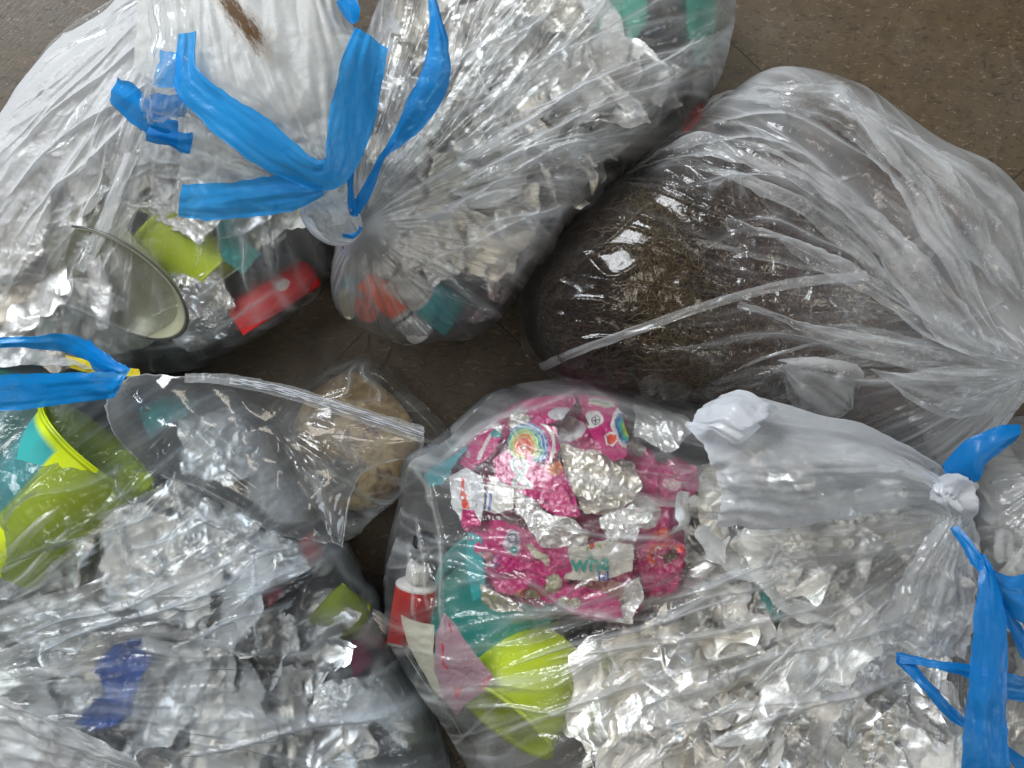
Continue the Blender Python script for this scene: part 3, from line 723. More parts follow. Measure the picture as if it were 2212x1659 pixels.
ribbon('drawstring', [(740, 514, .20, 738, 505, .205), (760, 518, .208, 758, 506, .21), (776, 512, .205, 774, 502, .208), (786, 496, .20, 778, 488, .206)], M['blue'], b, 46, .002)
# bulging knot
def knot(name, c, z, rx, ry, rot, mat, parent, seed=1, pl=.22):
    th = np.linspace(0, PI, 60); ph = np.linspace(-PI, PI, 160, endpoint=False); T, P = np.meshgrid(th, ph, indexing='ij')
    # pleats run from one pole (the tie) to the other
    k = 1 + pl * facet(P * 3 * 0 + np.cos(P) * 3, np.sin(P) * 3, .5, seed) * np.sin(T) + .06 * facet(np.cos(P) * 9, np.sin(P) * 9, .5, seed + 1)
    X = np.cos(T) * rx; r = np.sin(T) ** 0.8 * ry * k; Y = r * np.cos(P); Z = r * np.sin(P) * .8
    cr, sr = math.cos(rot), math.sin(rot); c3 = W(c[0], c[1], z)
    V = np.stack([c3[0] + X * cr - Y * sr, c3[1] + X * sr + Y * cr, c3[2] + Z], -1)
    me = mesh_np(name, V, grid_faces(60, 160, True)); attr(me, 'haze', np.full(9600, 0.28)); return link(name, me, mat, parent)
knot('knot', (716, 466), .180, .023, .015, -.75, M['tail'], b, 3, .30)
sheet('mouth', [[(640, 430, .19), (690, 418, .20), (745, 395, .20)], [(650, 455, .205), (700, 440, .215), (752, 420, .212)], [(672, 490, .195), (715, 480, .212), (762, 462, .212)], [(700, 516, .18), (740, 512, .195), (775, 500, .198)]],
      M['mouth'], b, crease=.003, cscale=.012, seed=77, pleat=.003, pscale=.006)

# ---- bag C
c = thing('plastic_bag', 'clear bin bag filling the lower left around the big lime cup', 'bin bag', 'clear bin bags lying on the floor')
BC.bump(150, 1050, 150, 0.022)
BC.film('film', M['film_c'], c, (-350, 1500, .14), seed=18, hmask=lambda X, Y: 1 - .8 * np.exp(-((X - W(140, 1080, .16)[0]) ** 2 + (Y - W(140, 1080, .16)[1]) ** 2) / .055 ** 2), creases=170, pl=0.005, dth=0.07, milkK=0.3, milkR=0.15, lmax=.16,
        lines=[(0, 1450, 560, 1240, .003, .005, .004), (0, 1390, 400, 1260, .003, .005, 0), (0, 1220, 420, 1080, .002, .004, 0), (250, 1000, 300, 1130, .003, .005, 0), (100, 1190, 180, 1130, .004, .005, 0),
               (380, 1630, 960, 1480, .003, .005, .004), (0, 1130, 300, 1010, .004, .006, .004), (250, 1200, 560, 1090, .002, .003, 0), (400, 1380, 640, 1290, .002, .003, 0), (660, 1500, 960, 1400, .0015, .003, 0),
               (420, 1080, 640, 1180, .002, .004, -.01), (550, 1190, 560, 1420, .0015, .003, 0), (690, 1180, 800, 1330, .002, .004, .004)])
BC.folds(22, (-350, 1500), c, M['fold'], 25, 10, 44, rng_a=(-0.75, 0.25))
heap('foil_heap', BC, M['heap'], 0.044, 0.965, 0.013, 0.048, 23, holes=[(130, 1050, 250, .08)])
sheet('film_fold', [[(-60, 1480, .20), (-60, 1560, .20), (-60, 1720, .20)], [(40, 1520, .205), (60, 1590, .20), (80, 1720, .19)], [(150, 1580, .20), (180, 1630, .195), (200, 1720, .19)], [(300, 1650, .19), (310, 1680, .188), (320, 1720, .185)]],
      M['milky'], c, crease=.004, cscale=.03, seed=55, pleat=.003)
sheet('film_fold', [[(-60, 800, .185), (-60, 760, .18)], [(40, 790, .185), (60, 750, .18)], [(120, 785, .18), (150, 775, .17)], [(215, 800, .17), (225, 800, .165)]], M['milky'], c, crease=.002, seed=56)
ribbon('drawstring', [(-40, 730, .205, -40, 752, .205), (60, 726, .208, 50, 752, .205), (140, 718, .21, 130, 760, .20), (190, 738, .21, 178, 775, .205), (240, 775, .212, 222, 802, .208), (280, 797, .212, 256, 806, .21)], M['blue'], c, 51, .002, .001, nv=18)
ribbon('drawstring', [(190, 732, .20, 190, 745, .20), (205, 745, .20, 198, 790, .20), (240, 770, .203, 215, 805, .20), (272, 795, .206, 240, 808, .206)], M['blue'], c, 53, .001, .001)
ribbon('drawstring', [(-40, 812, .205, -40, 892, .20), (60, 808, .207, 60, 884, .20), (150, 806, .21, 150, 872, .204), (225, 804, .212, 228, 862, .206), (262, 800, .213, 246, 858, .208), (282, 795, .213, 256, 850, .21)], M['blue'], c, 52, .002, .001, nv=22)

# ---- bag F, the hair bag
def to_px0(X, Y): return 1106 + X * FPX / (CAM_H - .15) - .35 * (-(Y * FPX / (CAM_H - .15)))
f = thing('plastic_bag', 'glossy clear bin bag packed with brown hair clippings at the right', 'bin bag', 'clear bin bags lying on the floor')
def hzF(X, Y):
    p, q = W(1560, 200, .16), W(2150, 760, .16)
    s_ = ((q[0] - p[0]) * (Y - p[1]) - (q[1] - p[1]) * (X - p[0])) / np.hypot(q[0] - p[0], q[1] - p[1])
    st = facet(s_, (X - Y) * 0.10, 0.030, 15) + 0.6 * facet(s_, (X - Y) * 0.1, 0.012, 18)
    k = 1 / (1 + np.exp(-(s_ - 0.002) / 0.015))
    return k * np.clip(0.14 + 0.36 * st, 0.0, 0.7)
BF.film('film', M['dark_film'], f, (2212, 800, .12), seed=28, creases=120, hs=0.06, hmask=lambda X, Y: np.clip(((to_px0(X, Y) - 1420) / 400), 0.03, 1), pl=0.006, dth=0.10, milkK=0.6, milkR=0.10, curl=-1.4, haze_fn=hzF, cr=.003, lmax=.15, fine=.0004,
        lines=[(1440, 330, 1900, 480, .004, .008, .02), (1500, 280, 1950, 420, .004, .008, .02), (1480, 400, 1900, 560, .003, .006, .02), (1590, 480, 1900, 600, .003, .006, .01), (1250, 850, 1240, 690, .002, .004, .01),
               (1500, 740, 2000, 800, .003, .006, .01), (1560, 800, 2100, 830, .003, .006, 0), (1700, 200, 2100, 500, .004, .008, .02), (1850, 240, 2160, 620, .004, .008, .02), (1240, 840, 1170, 640, .0025, .005, .01),
               (1900, 640, 2180, 790, .004, .008, 0), (1800, 700, 2180, 810, .003, .006, 0), (1760, 880, 1830, 780, .002, .004, 0)])
M['pleat'] = film_mat('pleated_bag_film', 0.30, rough=0.16, bump=0.5)
fold_defs = [
 [(1350, 370, 1365, 395), (1480, 285, 1520, 345), (1600, 300, 1630, 360), (1750, 360, 1750, 430), (1880, 450, 1860, 530), (2000, 560, 1960, 640), (2110, 690, 2060, 760), (2205, 785, 2190, 800)],
 [(1500, 240, 1520, 262), (1580, 190, 1600, 225), (1700, 185, 1700, 235), (1810, 178, 1800, 260), (1900, 260, 1860, 320), (1990, 370, 1930, 400), (2080, 520, 2020, 560), (2200, 770, 2160, 770)],
 [(1800, 175, 1806, 230), (1900, 240, 1880, 300), (2010, 315, 1960, 400), (2110, 365, 2060, 520), (2180, 430, 2140, 600), (2240, 600, 2190, 700)],
 [(1560, 480, 1562, 492), (1680, 500, 1670, 530), (1800, 545, 1780, 590), (1900, 610, 1880, 640), (2050, 700, 2030, 740), (2200, 785, 2190, 800)],
 [(1590, 655, 1596, 668), (1720, 690, 1710, 720), (1850, 715, 1840, 765), (1980, 750, 1970, 800), (2100, 775, 2100, 815), (2210, 790, 2210, 808)],
 [(1500, 365, 1500, 378), (1640, 385, 1630, 410), (1780, 450, 1760, 490), (1880, 540, 1850, 570), (1960, 640, 1930, 650)],
 [(1880, 790, 1870, 810), (1960, 800, 1950, 860), (2060, 800, 2040, 900), (2150, 805, 2120, 900), (2212, 800, 2190, 860)],
 [(1690, 760, 1670, 800), (1760, 770, 1700, 860), (1850, 790, 1740, 900), (1880, 830, 1800, 930)],
]
for i, fd in enumerate(fold_defs):
    q = []
    for (x0, y0, x1, y1) in fd:
        q.append((x0, y0, max(BF.pt(x0, y0)[2], .07) + .006, x1, y1, max(BF.pt(x1, y1)[2], .07) + .012))
    ribbon('film_fold', q, M['pleat'], f, 200 + i, .006, .0028, nv=34, res=.002, cscale=.02, taper=.35)
BF.folds(12, (2212, 800), f, M['fold'], 35, 10, 40, curl=-.5, rng_a=(2.9, 3.9))
st_ = ribbon('seam_strip', [(1163, 786, .172 - .09, 1176, 802, .08), (1240, 752, .15, 1250, 768, .15), (1350, 712, .185, 1358, 730, .185), (1480, 665, .20, 1486, 684, .20), (1600, 628, .205, 1604, 648, .205), (1730, 598, .205, 1734, 620, .205), (1872, 586, .198, 1880, 606, .198)],
       M['milky'], f, 61, .001, .0006, -0.22)
rngs = np.random.RandomState(4)
for k in range(46):
    u = (k + rngs.rand() * .7) / 46; x_ = 1170 + 700 * u; y_ = 794 - 208 * u ** .82 + (8 if k % 2 else -9); zz_ = .10 + .10 * min(1, u * 3) + .001
    ribbon('tooth', [(x_ - 2, y_, zz_, x_ + 2, y_, zz_), (x_ - 1, y_ + (9 if k % 2 else -9), zz_ + .002, x_, y_ + (9 if k % 2 else -9), zz_ + .002)], M['fold'], st_, 300 + k, .0001, .0001, nv=4)
sheet('film_fold', [[(1780, 600, .2), (1870, 605, .2)], [(1800, 650, .2), (1880, 660, .198)], [(1850, 700, .198), (1900, 690, .195)]], M['fold'], f, crease=.003, seed=88)
sheet('film_fold', [[(2205, 790, .15), (2212, 800, .15), (2240, 830, .15)], [(2130, 800, .145), (2150, 860, .15), (2190, 900, .14)], [(2050, 830, .13), (2070, 920, .12), (2120, 960, .11)], [(1950, 850, .11), (1990, 940, .10), (2050, 1010, .09)]], M['milky'], f, crease=.004, cscale=.02, seed=91, pleat=.006, pscale=.010, haze=lambda u, v: -.15 + 0 * u)

# ---- bag G
g = thing('plastic_bag', 'big clear bin bag at the lower right with bright pink wrappers inside', 'bin bag', 'clear bin bags lying on the floor')
BG.bump(1200, 1060, 230, 0.008); BG.bump(880, 1290, 60, .008)
BG.film('film', M['film_g'], g, (2075, 1115, .165), seed=38, creases=190, pl=0.0055, dth=0.085, milkK=0.6, milkR=0.07, lmax=.18,
        lines=[(1065, 1450, 1620, 1290, .002, .006, .004), (1150, 1130, 1480, 1175, .002, .004, 0), (1390, 1340, 1700, 1240, .003, .006, 0), (1400, 1300, 2040, 1160, .004, .006, .006), (1150, 1440, 1900, 1300, .003, .005, .004), (1010, 1600, 1800, 1350, .003, .005, .01),
               (1000, 1520, 1300, 1530, .002, .004, 0), (1450, 1500, 2000, 1330, .003, .005, .004), (1500, 1620, 2050, 1420, .003, .006, .004), (1400, 1560, 1900, 1480, .003, .005, 0), (900, 1000, 940, 1100, .002, .004, 0),
               (930, 1010, 960, 1400, .002, .005, .003), (900, 1100, 930, 1330, .0015, .003, 0), (885, 1160, 900, 1350, .0015, .003, 0), (1100, 1230, 1360, 1350, .002, .005, -.005), (940, 1000, 1180, 850, .002, .004, .004), (960, 980, 1260, 840, .002, .004, .004)])
BG.folds(24, (2075, 1115), g, M['fold'], 45, 10, 50, rng_a=(2.2, 3.25))
heap('foil_heap', BG, M['heap'], 0.056, 0.95, 0.013, 0.045, 33, holes=[(1110, 1400, 170, .05), (1130, 1510, 240, .07)])
sheet('tied_end', [[(1482, 922, .185), (1520, 960, .20), (1545, 1020, .205), (1556, 1080, .20), (1552, 1128, .185)],
                   [(1530, 870, .19), (1570, 930, .215), (1600, 1010, .22), (1620, 1080, .21), (1630, 1138, .19)],
                   [(1620, 862, .19), (1650, 930, .215), (1690, 1010, .225), (1715, 1080, .215), (1730, 1136, .19)],
                   [(1760, 902, .185), (1770, 950, .215), (1800, 1010, .225), (1820, 1070, .215), (1840, 1118, .19)],
                   [(1880, 928, .185), (1890, 970, .21), (1900, 1010, .22), (1910, 1050, .21), (1930, 1092, .19)],
                   [(1985, 980, .19), (1990, 1010, .205), (2000, 1035, .21), (2010, 1060, .205), (2020, 1082, .195)],
                   [(2050, 1040, .195), (2052, 1055, .205), (2055, 1070, .21), (2058, 1085, .205), (2060, 1100, .198)]],
      M['tail'], g, crease=.0028, cscale=.040, seed=66, pleat=.0020, pscale=.014, haze=lambda u, v: -.50 * u ** .7 + .22 * sn(u * .5, v, .13, 5))
sheet('tied_end', [[(1482, 918, .20), (1500, 900, .205), (1540, 868, .20)], [(1530, 930, .225), (1560, 900, .23), (1600, 848, .215)], [(1590, 960, .23), (1620, 920, .24), (1650, 862, .222)], [(1640, 930, .225), (1655, 905, .23), (1680, 885, .215)]],
      M['tail'], g, crease=.003, cscale=.028, seed=67, pleat=.002)
sheet('tied_end', [[(2000, 1040, .21), (2050, 1030, .215), (2112, 1050, .21)], [(2010, 1080, .21), (2060, 1075, .22), (2095, 1085, .21)], [(2040, 1120, .20), (2070, 1120, .205), (2085, 1140, .20)]], M['tail'], g, crease=.004, cscale=.012, seed=68, pleat=.003)
sheet('film_fold', [[(2050, 1110, .2), (2090, 1130, .2)], [(1960, 1230, .195), (2100, 1230, .195)], [(1900, 1340, .19), (2105, 1330, .185)], [(1880, 1400, .185), (2080, 1420, .18)]], M['pleat'], g, crease=.004, cscale=.02, seed=69, pleat=.005, pscale=.010)
def rb(pairs, seed, curl=.003): return ribbon('drawstring', [(p[0], p[1], p[4], p[2], p[3], p[4] + .003) for p in pairs], M['strap'], g, seed, curl, .0013, nv=22, cscale=.02)
rb([(2035, 1003, 2060, 1036, .20), (2080, 955, 2112, 1040, .215), (2120, 935, 2132, 1000, .22), (2165, 918, 2165, 975, .222), (2203, 918, 2196, 950, .22)], 71, .006)
rb([(2050, 1142, 2066, 1134, .205), (2085, 1195, 2108, 1180, .215), (2112, 1238, 2148, 1234, .222)], 72, .002)
rb([(2108, 1195, 2130, 1200, .218), (2114, 1240, 2155, 1252, .226), (2104, 1310, 2170, 1310, .232), (2100, 1390, 2176, 1395, .235), (2092, 1470, 2176, 1470, .236), (2082, 1550, 2177, 1560, .236), (2076, 1620, 2180, 1630, .235), (2072, 1720, 2182, 1720, .23)], 73, .004)
rb([(2125, 1245, 2140, 1230, .212), (2160, 1300, 2180, 1245, .216), (2205, 1345, 2215, 1240, .218), (2260, 1380, 2260, 1250, .215)], 74, .004)
rb([(2150, 1290, 2170, 1290, .205), (2180, 1360, 2200, 1345, .208), (2215, 1440, 2240, 1400, .208)], 75, .002)
rb([(1934, 1408, 1940, 1434, .195), (1980, 1418, 1985, 1438, .20), (2040, 1428, 2035, 1448, .205), (2105, 1438, 2100, 1468, .205), (2180, 1455, 2180, 1510, .20), (2260, 1470, 2260, 1520, .195)], 76, .002)
rb([(1936, 1412, 1934, 1432, .197), (1985, 1444, 1972, 1464, .20), (2025, 1490, 2005, 1500, .205), (2080, 1545, 2070, 1565, .205), (2150, 1590, 2140, 1600, .20), (2240, 1660, 2220, 1690, .20)], 77, .002)

# ---- bag H at the right edge
h_ = thing('plastic_bag', 'clear bin bag of foil behind the blue straps at the far right edge', 'bin bag', 'clear bin bags lying on the floor')
BH.film('film', M['film'], h_, (2300, 1000, .12), seed=48, creases=120)
heap('foil_heap', BH, M['heap'], 0.04, 0.90, 0.010, 0.026, 43)

# ---- zip bag D
d = thing('zip_bag', 'small glossy clear zip bag with a tan lump in it, lying between the big bags', 'zip bag')
BD.film('film', M['zip'], d, (560, 900, .09), seed=58, creases=60, pl=.003, milkK=0, cr=.002, fine=.0006, lmax=.08, nt=130, nth=500,
        lines=[(790, 768, 830, 880, .003, .008, 0), (790, 768, 740, 870, .002, .004, 0), (740, 1172, 700, 1030, .003, .006, 0), (968, 950, 880, 950, .002, .004, 0)])
def hzip(u, v): return 0.04 + 0.35 * np.exp(-(np.minimum(np.minimum(u, 1 - u), np.minimum(v, 1 - v)) / .008) ** 2)
flp = sheet('flap', [[(236, 842, .165), (300, 812, .172), (400, 812, .178), (498, 814, .178), (620, 838, .17), (760, 880, .16), (915, 928, .15)],
             [(222, 880, .168), (300, 870, .185), (400, 880, .182), (500, 905, .185), (620, 915, .178), (760, 935, .168), (912, 955, .155)],
             [(250, 940, .17), (320, 950, .188), (395, 930, .195), (500, 960, .182), (620, 965, .182), (760, 985, .165), (902, 985, .15)],
             [(320, 1000, .17), (380, 1015, .18), (450, 1020, .18), (540, 1040, .178), (640, 1040, .172), (720, 1040, .165), (800, 1012, .15)],
             [(430, 1050, .165), (480, 1070, .172), (540, 1095, .172), (610, 1110, .17), (665, 1100, .168), (710, 1080, .16), (760, 1070, .15)],
             [(560, 1130, .155), (600, 1145, .16), (640, 1158, .162), (665, 1165, .164), (690, 1170, .16), (715, 1176, .155), (738, 1178, .15)]],
      M['zip'], d, crease=.0036, cscale=.06, seed=101, haze=hzip, octv=2)
ribbon('zip_strip', [(400, 806, .184, 398, 824, .188), (497, 809, .182, 492, 833, .186), (620, 832, .175, 615, 860, .180), (760, 874, .165, 754, 905, .17), (917, 922, .154, 910, 957, .158)], M['milky'], d, 102, .0003, .0003, -.22)
for k in range(4):
    u = k / 3.3
    ribbon('zip_rib', [(497 - u, 814 + 12 * u, .1855, 497 - u, 816 + 12 * u, .187), (620, 838 + 14 * u, .179, 620, 840 + 14 * u, .1805), (760, 880 + 15 * u, .169, 760, 882 + 15 * u, .1705), (915, 928 + 18 * u, .157, 915, 930.5 + 18 * u, .159)], M['tail'], d, 110 + k, 0.0002, 0.0001, nv=4)
# ================================================================== WHAT IS IN THE BAGS
M['vcol'] = plastic('printed_plastic', (1, 1, 1), 0.38, 0.0, True, 0.08)
M['paper'] = plastic('printed_foil_paper', (1, 1, 1), 0.34, 0.12, True, 0.12, 0.6, 0.25, 140)
M['lime'] = plastic('lime_plastic', (0.60, 0.76, 0.008), 0.36, 0.12, False, 0.10)
M['teal'] = plastic('teal_plastic', (0.03, 0.33, 0.31), 0.40, 0.15)
M['white_cap'] = plastic('white_plastic', (0.70, 0.69, 0.66), 0.4)
M['black_cap'] = plastic('black_plastic', (0.02, 0.022, 0.028), 0.35)
M['silver_cap'] = plastic('silvery_plastic', (0.60, 0.60, 0.58), 0.3, metallic=0.5)

def inpoly(px, py, poly):
    ins = np.zeros(px.shape, bool); n = len(poly)
    for i in range(n):
        x0, y0 = poly[i]; x1, y1 = poly[(i + 1) % n]
        c = ((y0 > py) != (y1 > py)) & (px < (x1 - x0) * (py - y0) / (y1 - y0 + 1e-9) + x0)
        ins ^= c
    return ins

def scrap(name, bag, outline, dz, mat, label=None, cat=None, group=None, colfn=None, n=80, amp=0.003, cs=0.020, seed=1, tilt=(0, 0), flat=None, parent=None, tear=0.0015, thick=0.0):
    """crumpled piece of sheet lying under the film; outline in picture units"""
    O = np.array(outline, float); cx, cy_ = O.mean(0)
    if bag is BG: dz = dz * .55 + .0005
    z0 = bag.pt(cx, cy_, -dz)[2] if flat is None else flat
    O2 = np.vstack([O, O[:1]]); P = np.vstack([np.linspace(O2[i], O2[i + 1], 60, endpoint=False) for i in range(len(O))])
    d = P - [cx, cy_]; th = np.arctan2(d[:, 1], d[:, 0]); R = np.hypot(d[:, 0], d[:, 1]); o_ = np.argsort(th); th = th[o_]; R = R[o_]
    th = np.concatenate([th - 2 * PI, th, th + 2 * PI]); R = np.tile(R, 3)
    q = np.linspace(-PI, PI, 3 * n, endpoint=False); Rq = np.interp(q, th, R)
    Rq = Rq * (1 + (tear / 0.001) * 0.012 * (facet(q * 3, q * 0, .35, seed) + .6 * facet(q * 9, q * 0, .3, seed + 1)) * np.clip((PI - np.abs(q)) * 4, 0, 1))
    t = np.linspace(0, 1, n); T, Q = np.meshgrid(t, q, indexing='ij')
    PX = cx + T * Rq * np.cos(Q); PY = cy_ + T * Rq * np.sin(Q)
    k = (CAM_H - z0) / FPX
    X = (PX - 1106) * k; Y = -(PY - 829.5) * k
    if flat is None:
        Z = bag.surf(X, Y) - dz
    else: Z = np.full(X.shape, float(flat))
    Z = Z + tilt[0] * (PX - cx) * k + tilt[1] * (PY - cy_) * k
    Z = Z + crum(X, Y, cs, amp, seed, 4, 0.55) - amp
    X = X + crum(X, Y, cs * .6, amp * .3, seed + 9, 2); Y = Y + crum(X, Y, cs * .6, amp * .3, seed + 19, 2)
    if flat is None:
        tt, _ = bag.t_of(X, Y); s_ = np.where(tt > .93, .93 / np.maximum(tt, .01), 1)
        X = bag.c[0] + (X - bag.c[0]) * s_; Y = bag.c[1] + (Y - bag.c[1]) * s_
        Z = np.minimum(Z, bag.surf(X, Y) - .0035)
    me = mesh_np(name, np.stack([X, Y, Z], -1), grid_faces(n, 3 * n, True))
    if colfn is not None: colattr(me, 'col', colfn(PX, PY))
    o = link(name, me, mat, parent)
    if label: tag(o, label, cat, group)
    return o

def paint(base, shapes):
    def f(px, py):
        wpx = px + 2.0 * sn(px, py, 9, 3); wpy = py + 2.0 * sn(px, py, 9, 4)
        c = np.zeros(px.shape + (3,)); c[:] = base
        for sh in shapes:
            k = sh[0]
            if k == 'disc': m = np.hypot((wpx - sh[1]) / sh[3], (wpy - sh[2]) / sh[4]) < 1
            elif k == 'ring': r = np.hypot(wpx - sh[1], wpy - sh[2]); m = (r > sh[3]) & (r < sh[4])
            elif k == 'poly': m = inpoly(wpx, wpy, sh[1])
            elif k == 'line':
                (x0, y0), (x1, y1), w_ = sh[1], sh[2], sh[3]; L2 = (x1 - x0) ** 2 + (y1 - y0) ** 2
                u = np.clip(((px - x0) * (x1 - x0) + (py - y0) * (y1 - y0)) / L2, 0, 1)
                m = np.hypot(px - x0 - u * (x1 - x0), py - y0 - u * (y1 - y0)) < w_
            elif k == 'wave': m = sh[1](px, py)
            c[m] = sh[-1]
        return c
    return f

PINK = (0.52, 0.018, 0.17); WHT = (0.72, 0.70, 0.68); CRM = (0.55, 0.52, 0.40); TEAL_ = (0.02, 0.30, 0.28); REDO = (0.72, 0.06, 0.025)

def cup(bag_label, body_col, p, direction, R=0.042, h=0.085, r=0.030, cat='cup', mat=None, band=None, roll=0.0, sc=1.0):
    o = thing('plastic_cup', bag_label, cat)
    prof = [(0.0, 0.0), (r * .9, 0.0), (r, .003), (r + (R - r) * .5, h * .5), (R, h - .002), (R + .0015, h), (R - .0012, h + .0002), (R - .0028, h - .004), (r + (R - r) * .5 - .002, h * .5), (r - .002, .005), (0, .0035)]
    if band:
        def cf(X, Y, Z):
            c_ = np.zeros(X.shape + (3,)); c_[:] = body_col; a_ = np.arctan2(Y, X)
            lv = Vector(direction).normalized().to_track_quat('Z', 'Y').inverted() @ Vector(band[0]); ac = math.atan2(lv.y, lv.x); da = np.abs((a_ - ac + PI) % (2 * PI) - PI)
            c_[(da < band[1]) & (Z < h * .93) & (np.hypot(X, Y) > r + (R - r) * Z / h - .0012)] = band[2]; return c_
        lathe('body', prof, M['vcol'], o, 120, 0, colfn=cf, sub=8)
    else: lathe('body', prof, mat or M['lime'], o, 96, 0.01)
    rim = [(R + .0005, h - .003), (R + .0028, h - .001), (R + .0022, h + .001), (R + .0002, h + .0012)]
    lathe('rim', rim, mat or M['lime'], o, 96)
    return place(o, p, direction, roll, sc)

def tube(label, A, B, w, bodyfn, capmat=None, capw=0.6, capl=0.25, name='squeezed_tube', flat0=0.12, dent=0.12, seed=1, bagtop=None, stripes=True):
    """soft tube: flat crimped end at world A, shoulder and cap at B; w width in metres"""
    A = np.array(A, float); B = np.array(B, float); L = np.linalg.norm(B - A)
    o = thing(name, label, 'tube')
    nu, nv = 90, 96; u = np.linspace(0, 1, nu)[:, None]; a_ = np.linspace(0, 2 * PI, nv, endpoint=False)[None, :]
    th = w * (flat0 * .3 + (0.80 - flat0 * .3) * np.clip(u / .85, 0, 1) ** .8) / 2
    wd = w / 2 * (1.12 - .12 * u)
    end = np.where(u > .94, np.sqrt(np.clip(1 - ((u - .94) / .065) ** 2, .08, 1)), 1.0)
    X = wd * np.cos(a_) * end; Y = th * np.sin(a_) * end; Z = u * L * np.ones_like(a_)
    Y = Y * (1 - dent + dent * facet(X * 1, Z, .02, seed)) + crum(X, Z, .02, w * .03, seed, 3) * (1 - u)
    me = mesh_np('body', np.stack([X, Y, Z], -1), grid_faces(nu, nv, True)); colattr(me, 'col', bodyfn(u * np.ones_like(a_), a_ * np.ones_like(u), X))
    link('body', me, M['vcol'], o)
    if capmat is not None:
        n2 = 80; a2 = np.linspace(0, 2 * PI, n2, endpoint=False); rc = w * capw / 2; cl = w * capl * 2
        prof = np.array([(rc * .7, 0), (rc, .002), (rc, cl), (rc * .9, cl + .0015), (0, cl + .0016)])
        P = np.vstack([np.linspace(prof[i], prof[i + 1], 6, endpoint=False) for i in range(4)] + [prof[-1:]])
        rr = P[:, :1] * (1 + .035 * np.sign(np.sin(a2 * 22))[None] * ((P[:, 1:] > .003) & (P[:, 1:] < cl)))
        me = mesh_np('cap', np.stack([rr * np.cos(a2), rr * np.sin(a2), P[:, 1:] * np.ones(n2) + L], -1), grid_faces(len(P), n2, True))
        link('cap', me, capmat, o)
    zax = Vector((B - A)).normalized(); xax = zax.cross(Vector((0, 0, 1))).normalized(); yax = zax.cross(xax)
    m = Matrix((xax, yax, zax)).transposed()
    o.location = A; o.rotation_euler = m.to_euler()
    return o
def bodyc(base, bands=(), text=None):
    def f(u, a, X):
        c_ = np.zeros(u.shape + (3,)); c_[:] = base
        for u0, u1, col in bands: c_[(u >= u0) & (u <= u1)] = col
        if text:
            for (u0, u1, x0, x1, col, pitch) in text:
                m = (u > u0) & (u < u1) & (X > x0) & (X < x1) & (np.sin(u * pitch) > 0.1) & (facet(X * 900, u * 60, 1.0, 5) > -0.35)
                c_[m] = col
        return c_
    return f

# ---------------- bag A
scrap('foil_sheet', BA, [(120, 600), (200, 605), (270, 650), (320, 720), (290, 745), (190, 770), (80, 750), (40, 680), (70, 620)], .024, M['foil_matt'], 'broad smooth foil sheet at the lower left below the grey oval dish', 'foil', amp=.0035, cs=.03, seed=3)
scrap('foil_sheet', BA, [(215, 330), (270, 280), (350, 300), (420, 330), (440, 420), (470, 470), (420, 520), (330, 470), (270, 440), (230, 390)], .012, M['foil_matt'], 'large bright crumpled foil sheet behind the lower blue hem', 'foil', amp=.007, cs=.022, seed=6, n=110)
scrap('foil_sheet', BA, [(0, 430), (60, 400), (100, 450), (90, 540), (40, 600), (-40, 560)], .015, M['foil_matt'], 'shiny foil scrap at the left edge above the blue loop', 'foil', amp=.006, seed=9)
scrap('pale_paper', BA, [(125, 525), (150, 460), (205, 390), (240, 340), (262, 400), (262, 480), (300, 530), (350, 570), (240, 520), (170, 520)], .020, plastic('pale_yellow_card', (0.62, 0.62, 0.38), .5, .2), 'pale yellow card with dark specks above the grey oval dish', 'card', amp=.002, seed=12)
o = thing('oval_dish', 'translucent grey oval dish with a yellowish end, lying tilted at the upper left', 'dish')
dishm = NT('grey_translucent_plastic'); p_ = dishm.n('ShaderNodeBsdfPrincipled'); p_.inputs['Base Color'].default_value = (0.42, 0.43, 0.30, 1); p_.inputs['Roughness'].default_value = .3
tr_ = dishm.n('ShaderNodeBsdfTransparent'); tr_.inputs[0].default_value = (.75, .78, .62, 1); dishm.l(dishm.mixs(.28, p_.outputs[0], tr_.outputs[0]), dishm.out.inputs[0]); M['dish'] = dishm.m
lathe('bowl', [(0, -.014), (.035, -.013), (.047, -.006), (.052, .0), (.0525, .001), (.051, .001), (.046, -.004), (.034, -.011), (0, -.012)], M['dish'], o, 110, 0.0, ell=.62)
lathe('rim', [(.0515, .0005), (.0535, .0015), (.0545, .0003), (.0525, -.0008)], plastic('smoky_plastic', (.06, .065, .06), .3), o, 110, ell=.62)
pd = BA.pt(250, 612, -.012); o.location = pd; o.scale = (1.12, 1.12, 1.12); o.rotation_euler = (math.radians(38), math.radians(-8), math.radians(-27))
cup('lime cup lying at the upper left beside a teal strip', (0.42, .56, .012), BA.pt(470, 600, -.050), (-.62, .62, .05), .034, .055, .030)
scrap('teal_packet', BA, [(462, 470), (505, 465), (520, 510), (560, 545), (520, 590), (480, 560)], .018, M['teal'], 'teal packet half hidden between lime cup and foil at the upper left', 'packet', amp=.002, seed=14)
tube('red flattened tube with a white dot in the top left bag', BA.pt(505, 694, -.016), BA.pt(680, 585, -.024), .023, lambda u, a, X: np.where(((u - .62) ** 2 * 40 + (X * 120 + .3) ** 2 < .25)[..., None], np.array(WHT), np.array((.70, .010, .018))), seed=4, flat0=.5)
scrap('yellow_glove', BA, [(140, 768), (180, 775), (230, 790), (300, 797), (300, 812), (220, 815), (150, 795)], .006, plastic('yellow_rubber', (.72, .58, .02), .45), 'bit of ribbed yellow rubber under the left blue loop', 'rubber glove', amp=.001, seed=2, flat=.17)
